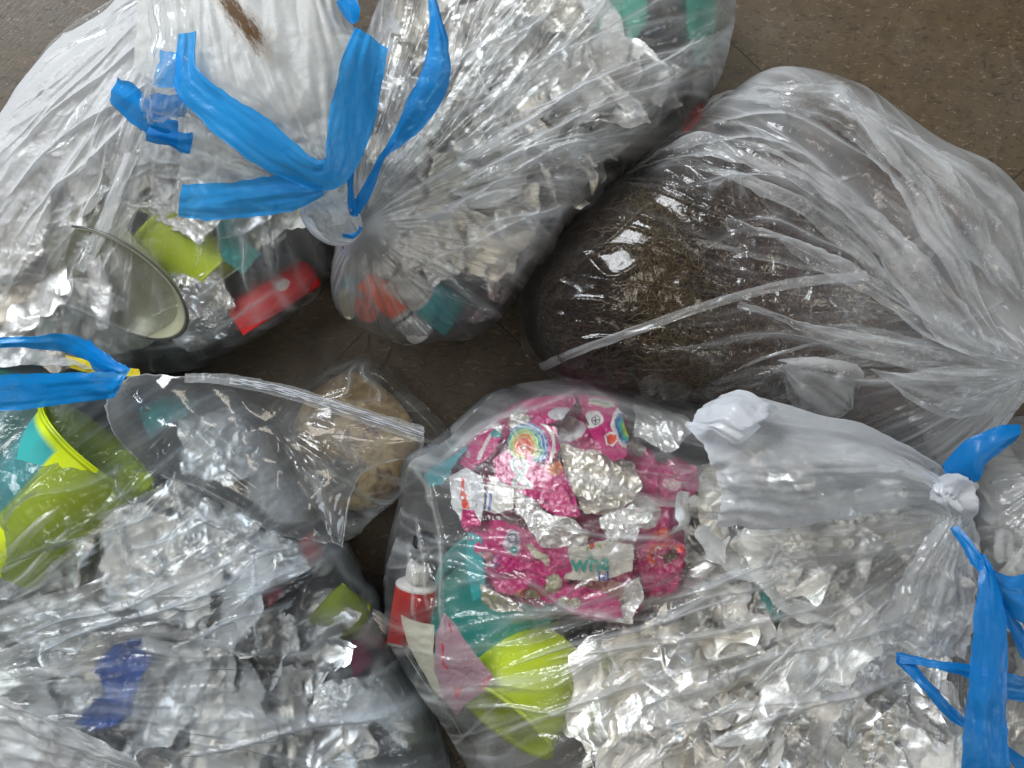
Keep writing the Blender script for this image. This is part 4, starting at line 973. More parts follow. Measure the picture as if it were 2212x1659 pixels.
scrap('foil_sheet', BA, [(380, 600), (470, 590), (500, 660), (460, 740), (390, 760), (340, 710)], .016, M['foil'], 'wrinkled silver foil sheet left of the red flattened tube', 'foil', amp=.006, seed=19)
scatter_foil(BA, 26, (-20, 300, 700, 790), 5, 'the top left bag', 'foil scraps in the top left bag', avoid=((245, 600, 200), (600, 640, 90), (420, 540, 110)))
# ---------------- bag B
scrap('foil_sheet', BB, [(1130, -20), (1250, -30), (1285, 40), (1270, 85), (1215, 75), (1160, 60)], .010, M['foil_warm'], 'stained crumpled foil with torn edge at the very top', 'foil', amp=.006, seed=23, n=100)
scrap('foil_sheet', BB, [(1200, 105), (1240, 95), (1225, 150), (1195, 185), (1170, 160), (1160, 140)], .007, M['foil_matt'], 'small matt foil flap with sharp corner, upper middle of the top bag', 'foil', amp=.003, seed=25)
strip = [(1255, 90, .17, 1280, 95, .17), (1262, 150, .172, 1300, 145, .172), (1310, 200, .172, 1340, 190, .172), (1345, 240, .17, 1382, 225, .17), (1350, 285, .165, 1380, 262, .166)]
strip = [(q[0], q[1], float(BB.pt(q[0], q[1])[2]) - .010, q[3], q[4], float(BB.pt(q[3], q[4])[2]) - .010) for q in strip]
tag(ribbon('foil_strip', strip, M['foil_matt'], None, 3, .003, .003, nv=26, res=.001), 'long thin torn foil strip running diagonally across the top bag', 'foil')
for i, (x0, y0, x1, y1, w_) in enumerate([(1160, 230, 1165, 360, 12), (1030, 230, 1050, 420, 30), (960, 240, 975, 400, 22), (1110, 310, 1120, 450, 18), (1240, 300, 1280, 420, 24), (1000, 420, 1060, 520, 26)]):
    zz = BB.pt(x0, y0)[2] - .022
    r_ = ribbon('foil_strip', [(x0 - w_ * .2, y0, zz, x0 + w_ * .3, y0 - 6, zz), (x0 - w_ * .6, (2 * y0 + y1) / 3, zz - .002, x0 + w_ * .6, (2 * y0 + y1) / 3, zz + .003), (x1 - w_ / 2, (y0 + 2 * y1) / 3, zz, x1 + w_ / 2, (y0 + 2 * y1) / 3 - 5, zz), (x1 - w_ * .15, y1, zz - .01, x1 + w_ * .15, y1, zz - .01)], M['foil_matt' if i % 2 else 'foil_warm'], None, 30 + i, .004, .002, nv=20, res=.0015)
    tag(r_, ['thin tapered foil strip just below the sharp matt foil flap', 'broad upright foil strip, nearest the blue tail of the drawstring', 'upright foil strip farthest left in the top bag middle', 'short upright foil strip below the thin tapered one', 'slanting foil strip below the long diagonal strip', 'slanting foil strip above the brilliant crushed wad'][i], 'foil', 'upright foil strips in the top bag')
scrap('foil_sheet', BB, [(850, 490), (900, 470), (960, 480), (1000, 520), (990, 590), (940, 610), (880, 590), (840, 550)], .006, M['foil'], 'brilliant crushed foil wad just right of the big knot', 'foil', amp=.008, cs=.014, seed=29, n=130)
scrap('foil_sheet', BB, [(1050, 580), (1110, 540), (1130, 600), (1090, 650), (1050, 640)], .012, M['foil_warm'], 'dull foil wad near the right lower side of the top bag', 'foil', amp=.006, seed=31)
scrap('foil_sheet', BB, [(1010, 690), (1040, 665), (1075, 675), (1065, 705), (1020, 712)], .012, M['foil'], 'small foil wad at the bottom rim of the top bag', 'foil', amp=.005, cs=.012, seed=33)
scrap('foil_sheet', BB, [(1500, 130), (1550, 110), (1565, 150), (1540, 200), (1500, 190)], .015, M['foil_warm'], 'creased foil wad against the right rim of the top bag', 'foil', amp=.006, seed=37)
MINT = (0.16, 0.50, 0.40)
scrap('mint_carton', BB, [(1285, -40), (1400, -40), (1400, 40), (1360, 110), (1320, 120), (1290, 60)], .028, plastic('mint_card', MINT, .5), 'mint green carton at the top beside the stained foil', 'carton', amp=.001, seed=3)
cart = scrap('mint_carton', BB, [(1480, -20), (1560, -30), (1552, 60), (1520, 140), (1500, 130), (1480, 60)], .012, M['vcol'], 'mint green carton with fine print at the top right rim', 'carton', amp=.001, seed=5,
      colfn=paint(MINT, [('line', (1505 + 6 * k, 20), (1500 + 6 * k, 90), .9, (.02, .12, .10)) for k in range(7)]))
ORG = (.80, .10, .012)
tube('orange red tube with ribbed silver cap in the bottom of the top bag', BB.pt(800, 592, -.016), BB.pt(876, 676, -.028), .024, bodyc(ORG, [(.86, 1, (.6, .6, .58))], [(.3, .8, -.009, -.004, (.45, .04, .01), 60)]), M['silver_cap'], 1.0, .42, seed=7)
tube('teal tube with printed lines beside the orange tube', BB.pt(985, 690, -.030), BB.pt(905, 632, -.018), .027, bodyc((.03, .36, .38), [(.9, 1, (.6, .6, .57))], [(.25, .6, -.012, .010, (.01, .12, .15), 110)]), M['white_cap'], .8, .22, seed=8)
tube('silver tube with a threaded neck above the orange tube', BB.pt(905, 640, -.030), BB.pt(850, 590, -.026), .024, bodyc((.62, .6, .55)), M['silver_cap'], .8, .25, seed=9)
def disc(label, p, r, mats, dirn, name='round_lid', h=.010):
    o = thing(name, label, 'lid'); lathe('side', [(r, 0), (r, h), (r * .96, h + .0012)], mats[0], o, 64, sub=4); lathe('top', [(0, h + .001), (r * .8, h + .0009), (r * .96, h + .0013)], mats[1], o, 64, sub=4)
    return place(o, p, dirn)
M['cream'] = plastic('cream_plastic', (.62, .56, .40), .4); M['pinkish'] = plastic('faded_red_plastic', (.60, .16, .13), .4); M['red'] = plastic('red_plastic', (.62, .015, .02), .35); M['skyblue'] = plastic('pale_blue_plastic', (.10, .42, .55), .4)
disc('faded red round lid beside the orange tube', BB.pt(808, 655, -.026), .0105, (M['silver_cap'], M['pinkish']), (-.5, -.5, .8))
disc('cream round lid with rust stain at the lower left of the top bag', BB.pt(775, 648, -.030), .012, (M['silver_cap'], M['cream']), (-.8, -.3, .5))
disc('pale blue round lid at the left side of the top bag', BB.pt(768, 632, -.042), .013, (M['skyblue'], M['skyblue']), (-.8, -.4, .5))
scrap('red_packet', BB, [(728, 600), (742, 610), (745, 680), (730, 660)], .010, M['red'], 'sliver of red packet at the left rim of the top bag', 'packet', amp=.001, seed=3, flat=.09)
scrap('red_packet', BB, [(1500, 235), (1525, 215), (1520, 250), (1480, 290), (1470, 270)], .010, M['red'], 'red packet showing at the right rim of the top bag', 'packet', amp=.001, seed=4, flat=.09)
scrap('red_packet', BB, [(1070, 535), (1110, 520), (1120, 540), (1090, 560)], .03, M['red'], 'small red scrap in the lower right of the top bag', 'packet', amp=.001, seed=6)
scrap('purple_scrap', BB, [(738, 525), (758, 520), (755, 545), (742, 560)], .010, plastic('purple_plastic', (.22, .02, .30)), 'tiny purple scrap just under the big knot', 'packet', amp=.001, seed=6, flat=.14)
scatter_foil(BB, 50, (800, -20, 1540, 700), 6, 'the large top bag', 'foil scraps in the top bag', avoid=((840, 640, 190), (950, 660, 160), (1340, 30, 120), (1530, 60, 100)), strips=.22, sheets=.70)
# ---------------- bag C
LIME = (0.60, 0.76, 0.008)
_dc = Vector((.68, .73, -.02)).normalized(); _pc = Vector(BC.pt(212, 968, -.040)) - _dc * .098
cup('big lime cup with a teal panel lying at the left edge', LIME, list(_pc), list(_dc), .048, .098, .043, band=((-.65, .55, .55), .8, (.03, .36, .36)), roll=0.0)
cup('teal cup tucked behind the big lime cup at the left edge', (.03, .33, .33), BC.pt(-40, 1010, -.075), (.4, .8, .1), .044, .09, .036, mat=M['teal'])
scrap('blue_glove', BC, [(235, 1400), (300, 1380), (318, 1430), (290, 1500), (275, 1560), (190, 1590), (160, 1560), (225, 1500), (205, 1450)], .005, plastic('blue_nitrile', (.05, .16, .62), .4, .2), 'dark blue crumpled rubber glove in the lower left bag', 'glove', amp=.005, seed=3)
tube('lime tube end with white cap at the right side of the lower left bag', BC.pt(700, 1298, -.024), BC.pt(768, 1342, -.034), .034, bodyc((.44, .56, .01)), M['white_cap'], .9, .3, seed=13)
tube('magenta tube with grey cap below the lime tube end', BC.pt(800, 1400, -.03), BC.pt(745, 1440, -.022), .022, bodyc((.50, .02, .16)), plastic('grey_plastic', (.3, .3, .31)), .9, .4, seed=15)
tube('red tube with white cap under the corner of the zip bag', BC.pt(645, 1170, -.022), BC.pt(682, 1205, -.026), .020, bodyc(REDO), M['white_cap'], .8, .3, seed=16)
scrap('foil_sheet', BC, [(685, 1480), (720, 1468), (765, 1475), (785, 1500), (830, 1520), (840, 1545), (790, 1575), (740, 1560), (690, 1560), (665, 1545)], .004, M['foil_matt'], 'crisp torn foil scrap pressed to the film, lower right of the left bag', 'foil', amp=.003, cs=.018, seed=43, n=110)
scrap('foil_sheet', BC, [(400, 1110), (440, 1080), (470, 1120), (560, 1150), (640, 1190), (660, 1240), (600, 1275), (540, 1260), (470, 1230), (400, 1190)], .008, M['foil'], 'large shiny foil sheet below the zip bag', 'foil', amp=.007, cs=.02, seed=47, n=120)
scrap('foil_sheet', BC, [(0, 1330), (60, 1290), (170, 1300), (250, 1340), (180, 1390), (60, 1400), (-20, 1390)], .012, M['foil_matt'], 'pale bluish foil sheet at the lower left edge', 'foil', amp=.005, seed=49)
scrap('foil_sheet', BC, [(180, 1400), (230, 1420), (230, 1480), (170, 1560), (100, 1570), (110, 1480)], .012, M['foil_matt'], 'pale foil sheet left of the blue glove', 'foil', amp=.004, seed=50)
scrap('foil_sheet', BC, [(400, 1500), (470, 1520), (480, 1580), (440, 1620), (390, 1590)], .03, plastic('green_tinted_film', (.10, .38, .28), .4), 'pale green packet in the bottom of the lower left bag', 'packet', amp=.003, seed=52)
scrap('red_packet', BC, [(560, 1280), (600, 1265), (615, 1285), (580, 1310)], .012, plastic('dark_red_plastic', (.28, .01, .05)), 'small dark red scrap in the middle of the lower left bag', 'packet', amp=.002, seed=53)
scatter_foil(BC, 36, (-20, 1150, 960, 1680), 8, 'the lower left bag', 'foil scraps in the lower left bag', avoid=((745, 1330, 65), (750, 1525, 85), (130, 1070, 260), (765, 1430, 40), (260, 1460, 60)))
for i, (pts, lb, mt) in enumerate([([(380, 900), (470, 880), (560, 930), (580, 1010), (500, 1050), (400, 1010)], 'pale foil sheet seen through the left half of the zip bag flap', 'foil_matt'),
        ([(560, 960), (620, 980), (650, 1060), (690, 1130), (600, 1120), (540, 1060)], 'foil sheet under the lower part of the zip bag flap', 'foil_white'),
        ([(290, 880), (350, 850), (420, 850), (400, 900), (330, 930)], 'teal foil scrap under the left end of the zip bag flap', 'teal'),
        ([(820, 1400), (860, 1440), (900, 1520), (930, 1600), (880, 1620), (820, 1560), (800, 1470)], 'dark grey foil sheet along the right rim of the lower left bag', 'foil')]):
    scrap('foil_sheet', BC, pts, .014, M[mt], lb, 'foil', amp=.006, cs=.025, seed=150 + i)
# ---------------- bag G
scat_av = ((1130, 1500, 270), (1140, 1430, 100), (885, 1290, 70), (930, 1420, 60), (1000, 1460, 70), (1200, 1090, 330))
_dg = Vector((-.52, -.60, .42)).normalized(); _pg = Vector(BG.pt(1085, 1552, -.032)) - _dg * .064
cup('bright lime tapered cup near the bottom edge, rim to the lower left', LIME, list(_pg), list(_dg), .042, .064, .037)
cup('teal cup below the pink wrappers', (.02, .25, .22), BG.pt(1060, 1335, -.044), (.1, .1, -.9), .050, .06, .044, mat=M['teal'])
scrap('teal_packet', BG, [(905, 1010), (950, 965), (1010, 925), (1030, 950), (990, 990), (960, 1040), (930, 1050)], .010, plastic('pale_teal_plastic', (.10, .42, .48), .4, .2), 'pale teal packet in the upper left corner of the lower right bag', 'packet', amp=.001, seed=3)
scrap('teal_packet', BG, [(1010, 1150), (1040, 1160), (1050, 1280), (1020, 1300), (1005, 1220)], .014, plastic('bright_teal_plastic', (.03, .42, .44), .4, .2), 'narrow bright teal packet left of the pink wrappers', 'packet', amp=.001, seed=4)
tube('red tube with white shoulder at the left rim of the lower right bag', BG.pt(882, 1400, -.028), BG.pt(900, 1255, -.024), .030, bodyc((.62, .02, .022), [(.93, 1, WHT), (0, .05, WHT)], [(.15, .5, -.017, -.010, (.25, .0, .01), 90)]), M['white_cap'], .55, .22, seed=21)
disc('black cap above the red tube at the left rim', BG.pt(912, 1195, -.016), .009, (M['black_cap'], M['black_cap']), (.2, .6, .6), h=.014)
iv = plastic('ivory_plastic', (.56, .55, .44), .42, .1)
scrap('ivory_tube', BG, [(862, 1333), (900, 1342), (940, 1345), (936, 1400), (940, 1450), (960, 1520), (935, 1500), (905, 1450), (880, 1400), (868, 1360)], .006, iv, 'ivory flattened tube with its flat crimped end upward, by the left rim', 'tube', amp=.0012, seed=7, tear=.0)
scrap('ivory_tube', BG, [(842, 1382), (870, 1395), (905, 1450), (950, 1520), (1000, 1600), (985, 1600), (920, 1510), (860, 1430)], .012, plastic('pale_grey_plastic', (.45, .52, .52), .42, .1), 'pale grey flattened tube edge along the lower left rim', 'tube', amp=.001, seed=8, tear=.0)
MAUVE = (.36, .22, .27)
scrap('mauve_card', BG, [(958, 1322), (985, 1350), (1020, 1400), (1066, 1455), (1050, 1490), (1000, 1530), (985, 1562), (955, 1520), (935, 1460), (940, 1380)], .004, M['vcol'], 'mauve printed card with red letters beside the lime cups', 'card', amp=.0015, seed=9, tear=0, n=110,
      colfn=paint(MAUVE, [('line', (955, 1395), (957, 1440), 3, (.5, .03, .06)), ('line', (957, 1440), (965, 1448), 3, (.5, .03, .06)), ('line', (980, 1490), (985, 1512), 3.2, (.5, .03, .06)), ('line', (985, 1512), (995, 1488), 3.2, (.5, .03, .06)), ('poly', [(1040, 1470), (1062, 1452), (1066, 1462), (1030, 1500)], (.45, .04, .10)), ('line', (970, 1350), (975, 1365), 2, (.45, .05, .08))]))
rb_cols = [(22, (.72, .07, .02)), (30, (.75, .28, .03)), (38, (.35, .50, .06)), (47, (.03, .36, .30)), (56, (.05, .16, .42)), (62, (.05, .10, .35))]
def rainbow(x, y, s=1.0):
    out = [('ring', x, y, 70 * s, 80 * s, WHT)]
    for r, c_ in reversed(rb_cols): out.append(('ring', x, y, 0, r * s, c_))
    for r, c_ in rb_cols[:-1]: out.append(('ring', x, y, (r - 1.2) * s, (r + .8) * s, (.6, .62, .5)))
    out.append(('poly', [(x - 6 * s, y - 5 * s), (x + 8 * s, y - 5 * s), (x + 8 * s, y + 8 * s), (x - 6 * s, y + 8 * s)], WHT)); return out
def dna(x, y, s=1.0):
    def m(px, py):
        v = (py - y) / (44 * s); q = 14 * s * np.cos(v * 3.4); X0 = px - x - 6 * v
        return (np.abs(v) < 1) & ((np.abs(X0 - q) < 2.0 * s) | (np.abs(X0 + q) < 2.0 * s))
    def rung(px, py):
        v = (py - y) / (44 * s); q = 14 * s * np.cos(v * 3.4); X0 = px - x - 6 * v
        return (np.abs(v) < .95) & (np.abs(X0) < np.abs(q) * .8) & (np.sin(v * 16) > .6)
    def blob(px, py):
        v = (py - y) / (44 * s); q = 14 * s * np.abs(np.cos(v * 3.4)) + 9 * s; return (np.abs(v) < 1.12) & (np.abs(px - x - 6 * v) < q)
    return [('wave', blob, (.62, .58, .56)), ('wave', rung, (.45, .2, .3)), ('wave', m, (.12, .36, .34))]
G_ = 'torn pink wrappers in the lower right bag'
def wrap(pts, dz, shapes, label, seed, amp=.0035, base=PINK, cs=.022, n=120, tilt=(0, 0)):
    return scrap('foil_wrapper', BG, pts, dz, M['paper'], label, 'wrapper', G_, paint(base, shapes), n, amp, cs, seed, tilt)
hexa = lambda x, y, r: [(x + r * math.cos(k * PI / 3 + .3), y + r * math.sin(k * PI / 3 + .3)) for k in range(6)]
wrap([(990, 960), (1060, 880), (1150, 840), (1260, 832), (1350, 850), (1385, 940), (1440, 1000), (1500, 1040), (1490, 1150), (1478, 1270), (1400, 1300), (1370, 1345), (1240, 1330), (1120, 1320), (1040, 1290), (1015, 1210), (1000, 1130), (960, 1060)], .026,
     [('disc', 1300, 1040, 75, 60, (.66, .60, .52)), ('disc', 1230, 930, 40, 26, (.60, .58, .60)), ('disc', 1395, 1110, 40, 36, (.64, .62, .58)), ('disc', 1090, 1140, 30, 18, WHT), ('disc', 1390, 950, 26, 40, (.35, .32, .32)), ('disc', 1150, 1240, 30, 22, (.50, .2, .26)), ('disc', 1060, 930, 22, 16, WHT), ('disc', 1440, 1160, 24, 18, REDO), ('disc', 1180, 1215, 16, 30, CRM)],
     'large crumpled magenta wrapper lying under all the smaller pink ones', 69, .007, (.42, .015, .13), .030, 200)
wrap([(1250, 842), (1300, 838), (1336, 845), (1345, 900), (1360, 945), (1345, 982), (1320, 992), (1290, 968), (1270, 920), (1256, 880)], .004,
     [('poly', [(1275, 862), (1290, 858), (1335, 868), (1333, 880), (1310, 882), (1278, 872)], (.60, .62, .50)), ('line', (1282, 866), (1328, 874), 1.2, (.15, .3, .25)),
      ('disc', 1282, 906, 23, 19, WHT), ('ring', 1288, 906, 8, 10, (.05, .05, .06)), ('ring', 1288, 906, 0, 2.5, (.05, .05, .06)), ('line', (1280, 906), (1296, 906), 1.0, (.05, .05, .06)), ('line', (1288, 898), (1288, 914), 1.0, (.05, .05, .06)), ('line', (1262, 897), (1272, 915), 2.0, (.05, .05, .06)),
      ('ring', 1372, 922, 0, 50, WHT), ('ring', 1372, 922, 0, 42, (.05, .16, .42)), ('ring', 1372, 922, 0, 34, (.03, .36, .30)), ('ring', 1372, 922, 0, 26, (.35, .50, .06)),
      ('poly', hexa(1319, 947, 17), WHT), ('poly', hexa(1319, 947, 13), REDO)], 'pink wrapper with white ship wheel badge and red hexagon, topmost of the pink ones', 71)
wrap([(1130, 868), (1180, 850), (1240, 840), (1246, 868), (1215, 905), (1150, 925), (1110, 910)], .008, [('disc', 1138, 905, 11, 10, WHT), ('disc', 1138, 906, 8, 7, REDO), ('disc', 1210, 893, 26, 14, (.55, .55, .58))], 'pink wrapper with a red drop near the top of the pink pile', 73)
wrap([(1105, 930), (1150, 912), (1200, 925), (1212, 965), (1190, 1002), (1110, 990), (1095, 960)], .006, rainbow(1133, 965, .85), 'pink wrapper with a rainbow arch on it', 75)
wrap([(1062, 995), (1100, 968), (1150, 962), (1200, 975), (1230, 1040), (1250, 1110), (1200, 1112), (1120, 1060), (1070, 1035)], .010, dna(1122, 1008) + [('disc', 1200, 1010, 20, 16, (.62, .20, .10))], 'pink wrapper with a pale double helix on it', 77, .003)
wrap([(985, 1000), (1010, 950), (1060, 925), (1085, 940), (1070, 975), (1015, 1020)], .008, [('line', (1035, 990), (1060, 940), 4, WHT), ('disc', 1072, 938, 13, 10, (.04, .32, .30)), ('disc', 1010, 985, 7, 9, (.5, .4, .42))], 'narrow pink wrapper at the upper left of the pink pile', 79)
wrap([(1170, 1055), (1215, 1040), (1240, 1100), (1250, 1118), (1205, 1116)], .006, [], 'plain deep pink wrapper quarter under the helix', 81, .002)
wrap([(965, 1035), (1005, 1015), (1045, 1030), (1045, 1085), (1035, 1135), (1000, 1135), (975, 1085)], .004, [('poly', [(996, 1035), (1003, 1040), (1005, 1065), (1012, 1098), (1000, 1095), (993, 1060)], REDO), ('poly', [(998, 1096), (1022, 1102), (1040, 1140), (990, 1145)], PINK), ('disc', 998, 1060, 3, 4, WHT), ('disc', 1000, 1076, 3, 4, WHT)],
     'silvery white wrapper with a red streak and pink tail at the left of the pile', 83, .004, (.66, .68, .70))
il = wrap([(1040, 1050), (1075, 1040), (1110, 1055), (1110, 1095), (1070, 1110), (1042, 1105)], .012, [('line', (1049, 1062), (1051, 1064), 3, (.03, .08, .36)), ('line', (1048, 1074), (1045, 1100), 3.2, (.03, .08, .36)), ('line', (1060, 1070), (1056, 1102), 3.2, (.03, .08, .36))], 'cream wrapper scrap with blue letters il', 85, .002, (.62, .60, .56))
scrap('foil_sheet', BG, [(1055, 1035), (1090, 1040), (1140, 1065), (1170, 1105), (1240, 1120), (1268, 1150), (1262, 1190), (1215, 1200), (1170, 1180), (1140, 1140), (1100, 1085)], .005, M['foil_matt'], 'bright curled foil band crossing the middle of the pink pile', 'foil', amp=.006, cs=.016, seed=87, n=130)
wrap([(1010, 1150), (1060, 1130), (1120, 1135), (1180, 1180), (1230, 1215), (1225, 1290), (1190, 1310), (1130, 1300), (1070, 1280), (1020, 1230)], .014,
     [('disc', 1040, 1215, 30, 20, (.60, .32, .36)), ('line', (1060, 1215), (1068, 1232), 2.5, (.15, .10, .28)), ('ring', 1068, 1216, 7, 10, (.15, .10, .28)), ('disc', 1105, 1175, 18, 30, (.50, .46, .50)), ('ring', 1104, 1165, 7, 11, (.10, .14, .26)), ('disc', 1108, 1192, 8, 8, TEAL_), ('poly', [(1135, 1180), (1150, 1176), (1185, 1205), (1180, 1225), (1160, 1210)], CRM),
      ('disc', 1150, 1300, 18, 22, CRM), ('disc', 1120, 1295, 9, 16, (.60, .20, .10)), ('disc', 1195, 1262, 20, 24, CRM)], 'big faded pink wrapper with cream shapes in the lower pile', 89, .005)
wrap([(1190, 1290), (1230, 1265), (1290, 1275), (1340, 1300), (1345, 1335), (1290, 1340), (1230, 1330)], .006, [('ring', 1216, 1305, 0, 13, CRM), ('ring', 1242, 1309, 0, 13, CRM), ('ring', 1216, 1305, 5, 8, (.30, .34, .16)), ('ring', 1242, 1309, 5, 8, (.30, .34, .16)), ('line', (1222, 1306), (1236, 1308), 2, (.30, .34, .16))], 'deep pink wrapper with cream spectacles printed on it', 91, .003)
lab = wrap([(1190, 1185), (1260, 1180), (1310, 1165), (1368, 1178), (1368, 1235), (1300, 1258), (1215, 1255), (1195, 1230)], .004,
     [('poly', [(1225, 1185), (1250, 1160), (1380, 1160), (1380, 1245), (1300, 1270), (1220, 1262), (1222, 1245), (1240, 1238), (1230, 1210)], (.64, .62, .55)), ('poly', [(1266, 1170), (1280, 1168), (1288, 1182), (1278, 1190)], REDO), ('poly', [(1290, 1178), (1300, 1175), (1303, 1190)], (.30, .42, .05)), ('poly', [(1265, 1182), (1272, 1180), (1272, 1196)], (.30, .42, .05))], 'cream label with teal letters in the lower right of the pink pile', 93, .002, n=150)
wrap([(1370, 1178), (1420, 1165), (1482, 1178), (1485, 1230), (1462, 1295), (1405, 1295), (1385, 1240)], .010, [('poly', [(1400, 1215), (1412, 1180), (1455, 1175), (1440, 1200), (1415, 1225)], REDO), ('ring', 1425, 1192, 4, 7, WHT), ('ring', 1433, 1205, 4, 7, WHT), ('line', (1414, 1200), (1418, 1215), 1.6, WHT), ('poly', [(1435, 1205), (1460, 1190), (1475, 1215), (1440, 1225)], (.12, .07, .05)), ('ring', 1472, 1190, 0, 9, REDO)], 'dark pink rolled wrapper with red patch at the right of the pile', 95, .006, (.42, .015, .12))
wrap([(1415, 1010), (1460, 990), (1505, 1010), (1510, 1060), (1480, 1090), (1430, 1075)], .020, [('disc', 1455, 1045, 18, 14, (.60, .36, .38))], 'dusky pink wrapper beside the white tied end', 97, .005, (.40, .03, .13))
wrap([(1250, 1255), (1310, 1250), (1350, 1265), (1345, 1300), (1290, 1300), (1250, 1285)], .012, [('disc', 1300, 1275, 20, 10, (.55, .25, .20))], 'salmon faded wrapper between label and spectacles', 99, .004, (.45, .16, .15))
wrap([(1150, 832), (1200, 824), (1250, 826), (1220, 842), (1160, 850)], .006, [('ring', 1208, 834, 0, 9, WHT), ('ring', 1208, 834, 3, 5, (.2, .25, .25))], 'sliver of pink and white wrapper along the top rim', 101, .003)
for i, (pts, lb) in enumerate([([(1215, 960), (1290, 985), (1380, 1000), (1390, 1060), (1330, 1120), (1260, 1110), (1225, 1040)], 'broad beige foil sheet in the middle of the pink pile'),
                 ([(1290, 1120), (1370, 1090), (1410, 1120), (1380, 1170), (1310, 1170)], 'white crinkled foil right of the curled foil band'), ([(1105, 890), (1140, 870), (1150, 900), (1120, 935), (1100, 925)], 'rough silver foil scrap at the upper left of the pink pile'),
                 ([(1380, 860), (1470, 870), (1500, 930), (1440, 980), (1370, 940)], 'grey foil sheet between pink wrapper and white tied end'), ([(1040, 1260), (1090, 1290), (1130, 1320), (1080, 1330), (1045, 1310)], 'white frayed foil edge at the bottom left of the pink pile'), ([(1340, 1290), (1380, 1250), (1395, 1290), (1370, 1350), (1330, 1340)], 'twisted foil point at the bottom of the pink pile')]):
    scrap('foil_sheet', BG, pts, .008 if i else .016, M[('foil_warm', 'foil_matt')[i % 2]], lb, 'foil', amp=.006, seed=120 + i)
# the teal and blue letters printed on the cream label
def letters(txt, parent, px, py, size_px, col, ang=0.0, mirror=False, dz=.0035):
    cu = bpy.data.curves.new('letters', 'FONT'); cu.body = txt; cu.size = 1.0; cu.extrude = 0; cu.offset = 0.02; cu.align_x = 'CENTER'
    to = bpy.data.objects.new('letters', cu); C.objects.link(to)
    dg = bpy.context.evaluated_depsgraph_get(); me = bpy.data.meshes.new_from_object(to.evaluated_get(dg)); bpy.data.objects.remove(to)
    k = size_px * (CAM_H - .17) / FPX; p = BG.pt(px, py)
    for v in me.vertices:
        x, y = v.co.x * k * (-1 if mirror else 1), v.co.y * k
        X = p[0] + x * math.cos(ang) - y * math.sin(ang); Y = p[1] + x * math.sin(ang) + y * math.cos(ang)
        v.co = (X, Y, float(BG.surf(X, Y)) - dz)
    return link('letters', me, col, parent)
M['teal_ink'] = plastic('teal_ink', (.02, .30, .25), .5); M['blue_ink'] = plastic('blue_ink', (.03, .07, .33), .5)
letters('wh', lab, 1266, 1236, 52, M['teal_ink'], -.0); letters('s', lab, 1308, 1232, 52, M['teal_ink'], .05, True)
letters('isl', lab, 1305, 1256, 30, M['blue_ink'], .05)
scatter_foil(BG, 48, (960, 900, 2100, 1680), 9, 'the lower right bag', 'foil scraps in the lower right bag', avoid=scat_av)
scatter_foil(BH, 14, (2080, 960, 2300, 1680), 10, 'the far right bag', 'foil scraps in the far right bag', sc=(.9, 1.5), sheets=.8)
scrap('teal_packet', BG, [(1640, 1270), (1660, 1280), (1700, 1330), (1690, 1350), (1650, 1310)], .02, M['teal'], 'small dark teal sliver deep in the middle of the lower right bag', 'packet', amp=.001, seed=3)
# ---------------- hair in bag F and in the zip bag
def hairy_mat(name):
    t = NT(name); vec = t.coords(); a = t.n('ShaderNodeAttribute'); a.attribute_name = 'col'
    n = t.noise(vec, 300, 4, .7, 2.0)
    c = t.mixc(n, (0.01, 0.008, 0.006), a.outputs['Color'])
    p = t.n('ShaderNodeBsdfPrincipled'); t.l(c, p.inputs['Base Color']); p.inputs['Roughness'].default_value = .6
    t.l(t.bump(n, .8, .003), p.inputs['Normal']); t.l(p.outputs[0], t.out.inputs[0]); return t.m
M['hairy'] = hairy_mat('matted_hair')
def to_px(X, Y, Z): return 1106 + X * FPX / (CAM_H - Z), 829.5 - Y * FPX / (CAM_H - Z)
def colF(X, Y):
    px, py = to_px(X, Y, .15)
    c_ = np.zeros(X.shape + (3,)); c_[:] = (.042, .026, .017)
    k = np.clip((px - 1440) / 80, 0, 1)[..., None]
    n1 = sn(X, Y, .035, 7)[..., None]
    c2 = np.where(n1 > .25, np.array((.24, .12, .075)), np.where(n1 < -.25, np.array((.022, .024, .045)), np.array((.10, .062, .046))))
    c_ = c_ * (1 - k) + c2 * k
    return c_
heap('hair_clippings', BF, M['hairy'], .016, .95, .006, .03, 61, 200, 560, colfn=colF)
def colD(X, Y):
    n1 = crum(X, Y, .022, 1, 9, 4, .75)[..., None]; n2 = (crum(X, Y, .030, 1, 19, 4, .75))[..., None]
    ss = lambda v, a, b: np.clip((v - a) / (b - a), 0, 1) ** 1.5
    A_, B_ = np.array((.78, .60, .32)), np.array((.40, .27, .12))
    c_ = B_ + (A_ - B_) * ss(n1, -.5, .6)
    c_ = c_ + (np.array((.16, .05, .03)) - c_) * ss(-n2, .25, .9)
    px, py = to_px(X, Y, .08)
    k = ss(1.25 - np.hypot((px - 705) / 60, (py - 1050) / 45) + .5 * n2[..., 0], 0, .8)[..., None]
    return c_ + (np.array((.10, .13, .15)) - c_) * k * .85
BD2 = Bag([(770, 800), (850, 850), (900, 920), (905, 990), (870, 1060), (800, 1110), (720, 1110), (640, 1080), (610, 1000), (640, 880), (700, 820)], (760, 960), .092, .035, 2.0)
heap('dirty_paste', BD2, plastic('smeared_tan_paste', (1, 1, 1), .35, 0, True, .3, .6, .5, 120), .004, .97, .008, .022, 63, 220, 640, colfn=colD)

